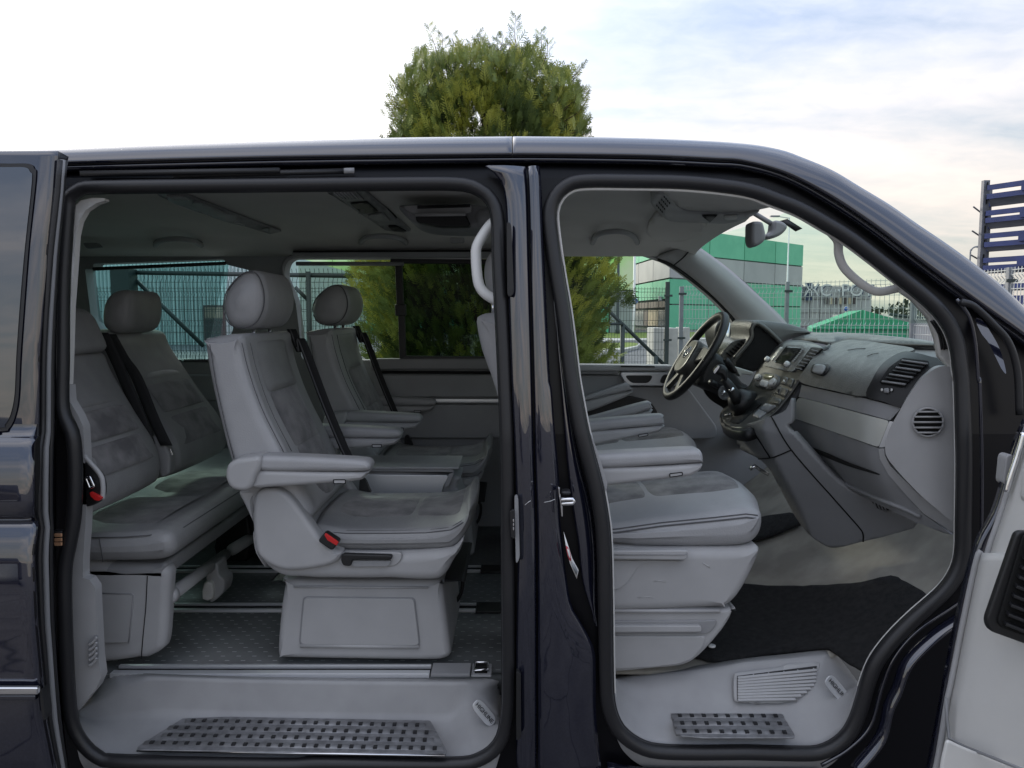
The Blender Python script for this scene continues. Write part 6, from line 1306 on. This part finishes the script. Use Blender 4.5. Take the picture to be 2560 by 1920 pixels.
# its twin on the far side
s2 = copytree(s1, (.02, .895, .0))
for ch in s2.children:
    if ch.name.startswith('headrest.'):
        xs5 = [v.co.x for v in ch.data.vertices]; c5 = (min(xs5) + max(xs5)) / 2; ch.scale = (1.22, 1.05, 1); ch.location.x -= c5 * .22
s2['label'] = 'shaded grey leather swivel seat on the far side, behind the folding table'
# ---- folding table module
Yt1 = 2.50
tb = thing('table_module', 'grey folding table console with a silver side panel between the two swivel seats', 'table console', (-.45, 2.6, FZ))
tb_ = pillow('console_body', P2(T(F_, 900, 930, 1725, 935, 1775, 1020, 1780, 1300, 900, 1300), Yt1, 2), Yt1 + .01, Yt1 + .20, .012, m_greyd, tb)
slab('silver_side_panel', fil(T(F_, 1120, 930, 1722, 936, 1680, 1018, 1640, 1200, 1150, 1200), 8), Yt1 - .002, Yt1 + .012, m_alu, tb, bevel=.002)
slab('table_edge', fil(T(F_, 900, 893, 1750, 893, 1758, 915, 900, 905), 3), Yt1 - .006, Yt1 + .2, m_greyd, tb, bevel=.003)
slab('table_top', fil(T(F_, 900, 878, 1790, 880, 1790, 893, 900, 893), 3), Yt1 - .01, Yt1 + .205, m_leatherl, tb, bevel=.004)
slab('corner_frame', fil(T(F_, 1722, 925, 1758, 915, 1720, 1015, 1685, 1015), 4), Yt1 - .008, Yt1 + .01, m_greyd, tb, bevel=.002)
# ---- three-place bench in the third row
bn = thing('rear_bench', 'shaded grey rear bench seat across the back of the van, left of the swivel seat', 'bench seat', (-1.1, 2.5, FZ))
YB = 1.93
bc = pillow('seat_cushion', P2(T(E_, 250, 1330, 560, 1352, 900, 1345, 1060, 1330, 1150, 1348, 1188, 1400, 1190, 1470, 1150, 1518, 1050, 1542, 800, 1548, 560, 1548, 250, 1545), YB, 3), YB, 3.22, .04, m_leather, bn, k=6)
facepatch('cushion_suede_insert', lineof(T(E_, 350, 1340, 560, 1352, 850, 1345, 960, 1333), YB), YB + .10, YB + .44, .003, m_suede, bc, side=-1)
facepatch('cushion_suede_insert', lineof(T(E_, 350, 1340, 560, 1352, 850, 1345, 960, 1333), YB), YB + .47, YB + .85, .003, m_suede, bc, side=-1)
seamline('cushion_seam', [Vector((a, YB + .0090, b - .0090)) for a, b in lineof(T(E_, 560, 1352, 850, 1347, 1020, 1334), YB)] + [Vector((at(E_(1166, 1362), YB).x, YB + .09, at(E_(1166, 1362), YB).z)), Vector((at(E_(1166, 1362), YB).x, 3.15, at(E_(1166, 1362), YB).z))], .0016, m_thread, bc)
seamline('cushion_seam', [at(p, YB - .001) for p in T(E_, 685, 1372, 700, 1450, 712, 1535)], .0013, m_thread, bc)
def bback(name, y0, y1, xt, zt_, xb, zb_, m, label=None):
    f = [(xt - .10, zt_ - .02), (xt - .05, zt_ + .005), (xt, zt_ - .01), (xt + .02, zt_ - .06), ((xt + xb) / 2 + .02, (zt_ + zb_) / 2), (xb + .01, zb_ + .08), (xb, zb_ - .02), (xb - .14, zb_ - .02), ((xt + xb) / 2 - .12, (zt_ + zb_) / 2)]
    o = pillow(name, cs([Vector(p) for p in f], True, 4), y0, y1, .035, m, bn, k=6, bul=.004)
    fl_ = [(xt + .018, zt_ - .10), ((xt + xb) / 2 + .018, (zt_ + zb_) / 2), (xb + .01, zb_ + .06)]
    L_l = resample(cs([Vector(p) for p in fl_]), 20)
    facepatch('upper_insert', [tuple(p) for p in L_l[:6]], y0 + .06, y1 - .06, .013, m_leather, o, side=-1, dome=.004); facepatch('suede_insert', [tuple(p) for p in L_l[6:13]], y0 + .06, y1 - .06, .012, m_suede, o, side=-1, dome=.008); facepatch('lower_insert', [tuple(p) for p in L_l[13:]], y0 + .06, y1 - .06, .013, m_suede, o, side=-1, dome=.006)
    return o
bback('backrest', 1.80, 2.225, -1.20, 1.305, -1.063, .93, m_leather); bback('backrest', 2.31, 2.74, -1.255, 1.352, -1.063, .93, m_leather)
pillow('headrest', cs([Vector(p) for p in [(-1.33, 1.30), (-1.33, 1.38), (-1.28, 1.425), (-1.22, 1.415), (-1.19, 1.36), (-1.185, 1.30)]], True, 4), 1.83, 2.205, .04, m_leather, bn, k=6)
puff('headrest', P2(T(A_, 688, 1400, 698, 1280, 745, 1200, 830, 1172, 890, 1200, 905, 1320, 880, 1435, 800, 1478, 725, 1460), 2.36), 2.36, 2.59, .035, m_leather, bn, dome=.008)
q = MB(); q.tube([at(A_(818, 1480), 2.44), at(A_(818, 1455), 2.44)], .006, 6); q.tube([at(A_(958, 1475), 2.54), at(A_(958, 1452), 2.54)], .006, 6); q.build('headrest_posts', m_chrome, bn)
for pts, ys in ((T(A_, 705, 1470, 800, 1659) + T(E_, 870, 300, 980, 560, 1030, 720), [2.26, 2.255, 2.24, 2.22, 2.2]), (T(A_, 760, 1480, 850, 1640) + T(E_, 940, 250, 1060, 540, 1150, 730), [2.30, 2.29, 2.28, 2.26, 2.24])):
    strap('seat_belt', pts, ys, .036, m_belt, bn)
slab('belt_tongue', T(E_, 1160, 755, 1178, 752, 1196, 795, 1180, 800), 2.21, 2.213, m_chrome, bn, bevel=.001); slab('belt_holder', T(E_, 1045, 660, 1110, 640, 1175, 800, 1172, 930, 1110, 955, 1060, 800), 2.25, 2.29, m_leather, bn, bevel=.008)
bkb = slab('buckle_pocket', fil(T(E_, 500, 820, 592, 830, 690, 935, 708, 1000, 705, 1095, 660, 1140, 600, 1158, 500, 1150), 12), 1.775, 1.80, m_black, bn, bevel=.006)
slab('buckle_button', fil(T(E_, 618, 1050, 700, 1092, 690, 1112, 655, 1108, 625, 1080), 4), 1.765, 1.776, m_red, bkb, bevel=.002)
tgp = T(E_, 593, 955, 622, 945, 652, 1012, 622, 1025)
tube('belt_tongue', [at(p, 1.768) for p in fil(tgp, 3)], .0028, m_chrome, bkb, 6, True)
tube('pocket_rim', [at(p, 1.78) for p in cs([Vector(p) for p in T(E_, 580, 800, 690, 925, 712, 1000, 710, 1100)])], .006, m_grey, bkb, 8)
lb = pillow('bench_base', P2(T(I_, 480, 190, 900, 190, 1150, 185, 1225, 230, 1225, 330, 1215, 520, 1195, 760, 1150, 820, 1080, 858, 1000, 868, 480, 862), 1.97, 3), 1.97, 2.03, .022, m_grey, bn)
slab('base_panel', fil(T(I_, 700, 392, 960, 395, 968, 420, 935, 750, 700, 755), 8), 1.962, 1.972, m_grey, lb, bevel=.004); tube('base_panel_line', [at(p, 1.962) for p in T(I_, 700, 388, 955, 392, 968, 405, 950, 600, 935, 750)], .0015, m_greyd, lb, 5)
tube('base_seam', [at(p, 1.9685) for p in T(I_, 1072, 262, 1060, 500, 1040, 700, 1027, 864)], .0013, m_void, lb, 5)
pillow('seat_pan', P2(T(I_, 500, 182, 1120, 180, 1200, 176, 1190, 260, 1120, 300, 500, 300), 1.97, 2), 1.97, 3.2, .02, m_greyd, bn)
tube('release_bar', [at(I_(1265, 385), 2.05), at(I_(1640, 105), 2.62)], .019, m_grey, bn, 12); tube('release_bar', [at(I_(1690, 70), 2.70), at(I_(1900, -60), 3.1)], .022, m_grey, bn, 12)
q = MB(); q.lathe([(.024, 0), (.024, .02), (.02, .022)], at(I_(1262, 390), 2.03), (-.35, -1, 0), 16); q.build('bar_end', m_grey, bn)
br = pillow('runner_bracket', P2(T(I_, 1500, 200, 1580, 170, 1590, 260, 1632, 290, 1620, 390, 1530, 462, 1525, 430, 1480, 425, 1482, 320, 1500, 310), 2.42, 2), 2.42, 2.50, .006, m_grey, bn); pillow('bracket_cap', P2(T(I_, 1482, 315, 1540, 318, 1545, 430, 1470, 432), 2.40, 2), 2.40, 2.44, .006, m_greyl, bn)
pillow('far_bench_base', P2(T(I_, 1250, 180, 1500, 60, 1500, 430, 1250, 430), 2.5, 2), 2.9, 3.1, .01, m_black, bn)
# ---- front seats
def front_seat():
    r = thing('front_seat', 'light grey front passenger seat with suede centre, nearest the open front door', 'car seat', (.3, 2.1, GZ), 'front seats')
    Y = 1.86
    c = pillow('seat_cushion', P2(T(G_, 560, 1285, 800, 1290, 940, 1280, 1250, 1235, 1650, 1195, 1850, 1172, 1930, 1180, 1972, 1210, 1978, 1290, 1950, 1370, 1880, 1428, 1750, 1450, 1400, 1456, 1100, 1450, 930, 1432, 560, 1430), Y, 3), Y, Y + .50, .075, m_leatherl, r, k=7, bul=.028)
    bt = [(Y + .043, 0), (Y + .125, .021), (Y + .25, .028), (Y + .375, .021), (Y + .457, 0)]
    tl = lineof(T(G_, 700, 1288, 940, 1280, 1250, 1236), Y); t2 = lineof(T(G_, 1262, 1234, 1500, 1212, 1850, 1172, 1935, 1190), Y)
    facepatch('cushion_suede_insert', tl, Y + .11, Y + .40, .003, m_suede, c, side=-1, dome=.002, bulge=bt); facepatch('cushion_front_insert', t2, Y + .11, Y + .40, .003, m_suede, c, side=-1, dome=.004, bulge=bt)
    for oy, oz, rr_ in ((.0045, .0200, .0022), (.0100, .0125, .0016)): seamline('cushion_seam', [Vector((a, Y + oy, b - oz)) for a, b in lineof(T(G_, 800, 1290, 940, 1282, 1250, 1238, 1650, 1198, 1850, 1176, 1930, 1186), Y)], rr_, m_thread, c)
    p = pillow('seat_pan', P2(T(K_, 560, 62, 830, 58, 1100, 72, 1380, 70, 1750, 70, 1880, 52, 1900, 80, 1880, 150, 1800, 320, 1720, 440, 1650, 490, 1560, 503, 560, 503), Y - .01, 3), Y - .01, Y + .51, .025, m_grey, r)
    slab('pan_side_cover', cs([Vector(q_) for q_ in T(K_, 560, 145, 830, 150, 1340, 152, 1080, 165, 1000, 200, 960, 260, 900, 330, 830, 360, 560, 370)], True, 3), Y - .016, Y, m_grey, p, bevel=.003)
    h = slab('seat_lift_lever', fil(T(K_, 560, 82, 1372, 75, 1368, 128, 1345, 148, 560, 140), 6), Y - .035, Y - .01, m_grey, p, bevel=.006, seg=3)
    tube('lever_groove', [at(q_, Y - .036) for q_ in T(K_, 830, 108, 1340, 108, 1366, 98)], .0012, m_greyd, h, 5)
    b = pillow('seat_box', P2(T(K_, 560, 510, 1640, 506, 1682, 498, 1694, 535, 1620, 660, 1500, 800, 1410, 880, 1310, 922, 1100, 942, 850, 966, 560, 970), Y, 2), Y, Y + .46, .012, m_grey, r)
    slab('drawer_recess', fil(T(K_, 560, 588, 1500, 586, 1582, 582, 1570, 630, 1520, 682, 1450, 688, 560, 688), 8), Y - .006, Y + .002, m_greyd, b, bevel=.003)
    slab('drawer_handle', fil(T(K_, 560, 625, 1462, 625, 1470, 655, 1460, 672, 560, 676), 4), Y - .018, Y - .004, m_grey, b, bevel=.004); slab('drawer_face', fil(T(K_, 560, 700, 1500, 700, 1480, 780, 1400, 870, 1300, 908, 1100, 930, 560, 955), 10), Y - .006, Y + .002, m_grey, b, bevel=.005)
    tube('box_ridge', [at(q_, Y - .004) for q_ in T(K_, 560, 516, 1600, 516)], .005, m_grey, b, 8)
    bb = pillow('backrest', P2([(1190, 805), (1200, 788), (1230, 782), (1300, 790), (1345, 880), (1390, 1080), (1430, 1250), (1400, 1330), (1300, 1300), (1268, 1120), (1240, 980), (1205, 880)], 1.90, 3), 1.90, 2.36, .04, m_leatherl, r, k=6)
    pillow('headrest', P2(T(B_, 1700, 1150, 1685, 1050, 1700, 960, 1745, 900, 1830, 860, 1960, 880, 2000, 1050, 1960, 1220, 1830, 1265, 1740, 1240), 2.0), 1.99, 2.28, .045, m_leatherl, r, k=6)
    q = MB(); xx = at(B_(1752, 1305), 2.0).x
    for y in (2.0, 2.05, 2.22): q.tube([(xx, y, at(B_(1752, 1340), 2.0).z), (xx, y, at(B_(1752, 1260), 2.0).z)], .0055, 8)
    q.build('headrest_posts', m_chrome, r)
    return r
fs = front_seat()
for i, (a, b, c) in enumerate(((K_(1478, 168), K_(1500, 182), K_(1530, 200)), (K_(1120, 300), K_(1160, 296), K_(1210, 306)), (K_(1000, 420), K_(1080, 412), K_(1120, 418)))): tube('scuff', [at(p, 1.8485) for p in (a, b, c)], .0007 if i else .0012, m_threadl, fs, 5)
def farm(name, root, pad, low, Y, btn=None): return armrest(name, root, pad, low, Y, .065, btn=btn)
a_n = farm('armrest', fs, T(G_, 560, 800, 840, 792, 1440, 762, 1520, 764, 1545, 790, 1545, 845, 1520, 852, 1200, 872, 560, 900), T(G_, 560, 903, 1200, 876, 1525, 856, 1540, 870, 1530, 900, 1490, 930, 1430, 950, 1100, 985, 880, 1012, 560, 1040), 1.80, T(G_, 1312, 924, 1398, 914, 1400, 936, 1314, 948))
a_f = farm('armrest', fs, T(G_, 560, 585, 750, 562, 1230, 522, 1268, 535, 1278, 570, 1250, 592, 1000, 612, 560, 655), T(G_, 560, 658, 1000, 616, 1262, 592, 1272, 600, 1235, 638, 1100, 665, 830, 720, 560, 760), 2.40, T(G_, 1095, 655, 1160, 645, 1162, 660, 1098, 672))
# driver's seat is the same seat moved across, without its own armrests traced twice
fs2 = copytree(fs, (.055, .90, 0)); fs2['label'] = "driver's grey seat beyond the passenger seat, in front of the steering wheel, armrests raised"
for ch in [c for c in fs2.children if c.name.startswith('armrest')]:
    for g_ in ch.children_recursive: bpy.data.objects.remove(g_)
    bpy.data.objects.remove(ch)
farm('armrest', fs2, T(G_, 600, 575, 745, 545, 1150, 434, 1182, 448, 1186, 480, 1000, 535, 760, 562), T(G_, 600, 600, 760, 563, 1000, 538, 1186, 484, 1188, 500, 1165, 518, 900, 580, 600, 640), 2.70)
farm('armrest', fs2, T(G_, 560, 450, 720, 395, 1000, 305, 1030, 308, 1042, 330, 1040, 350, 720, 425), T(G_, 560, 480, 720, 428, 1040, 353, 1040, 378, 1005, 398, 740, 500, 560, 520), 3.22)
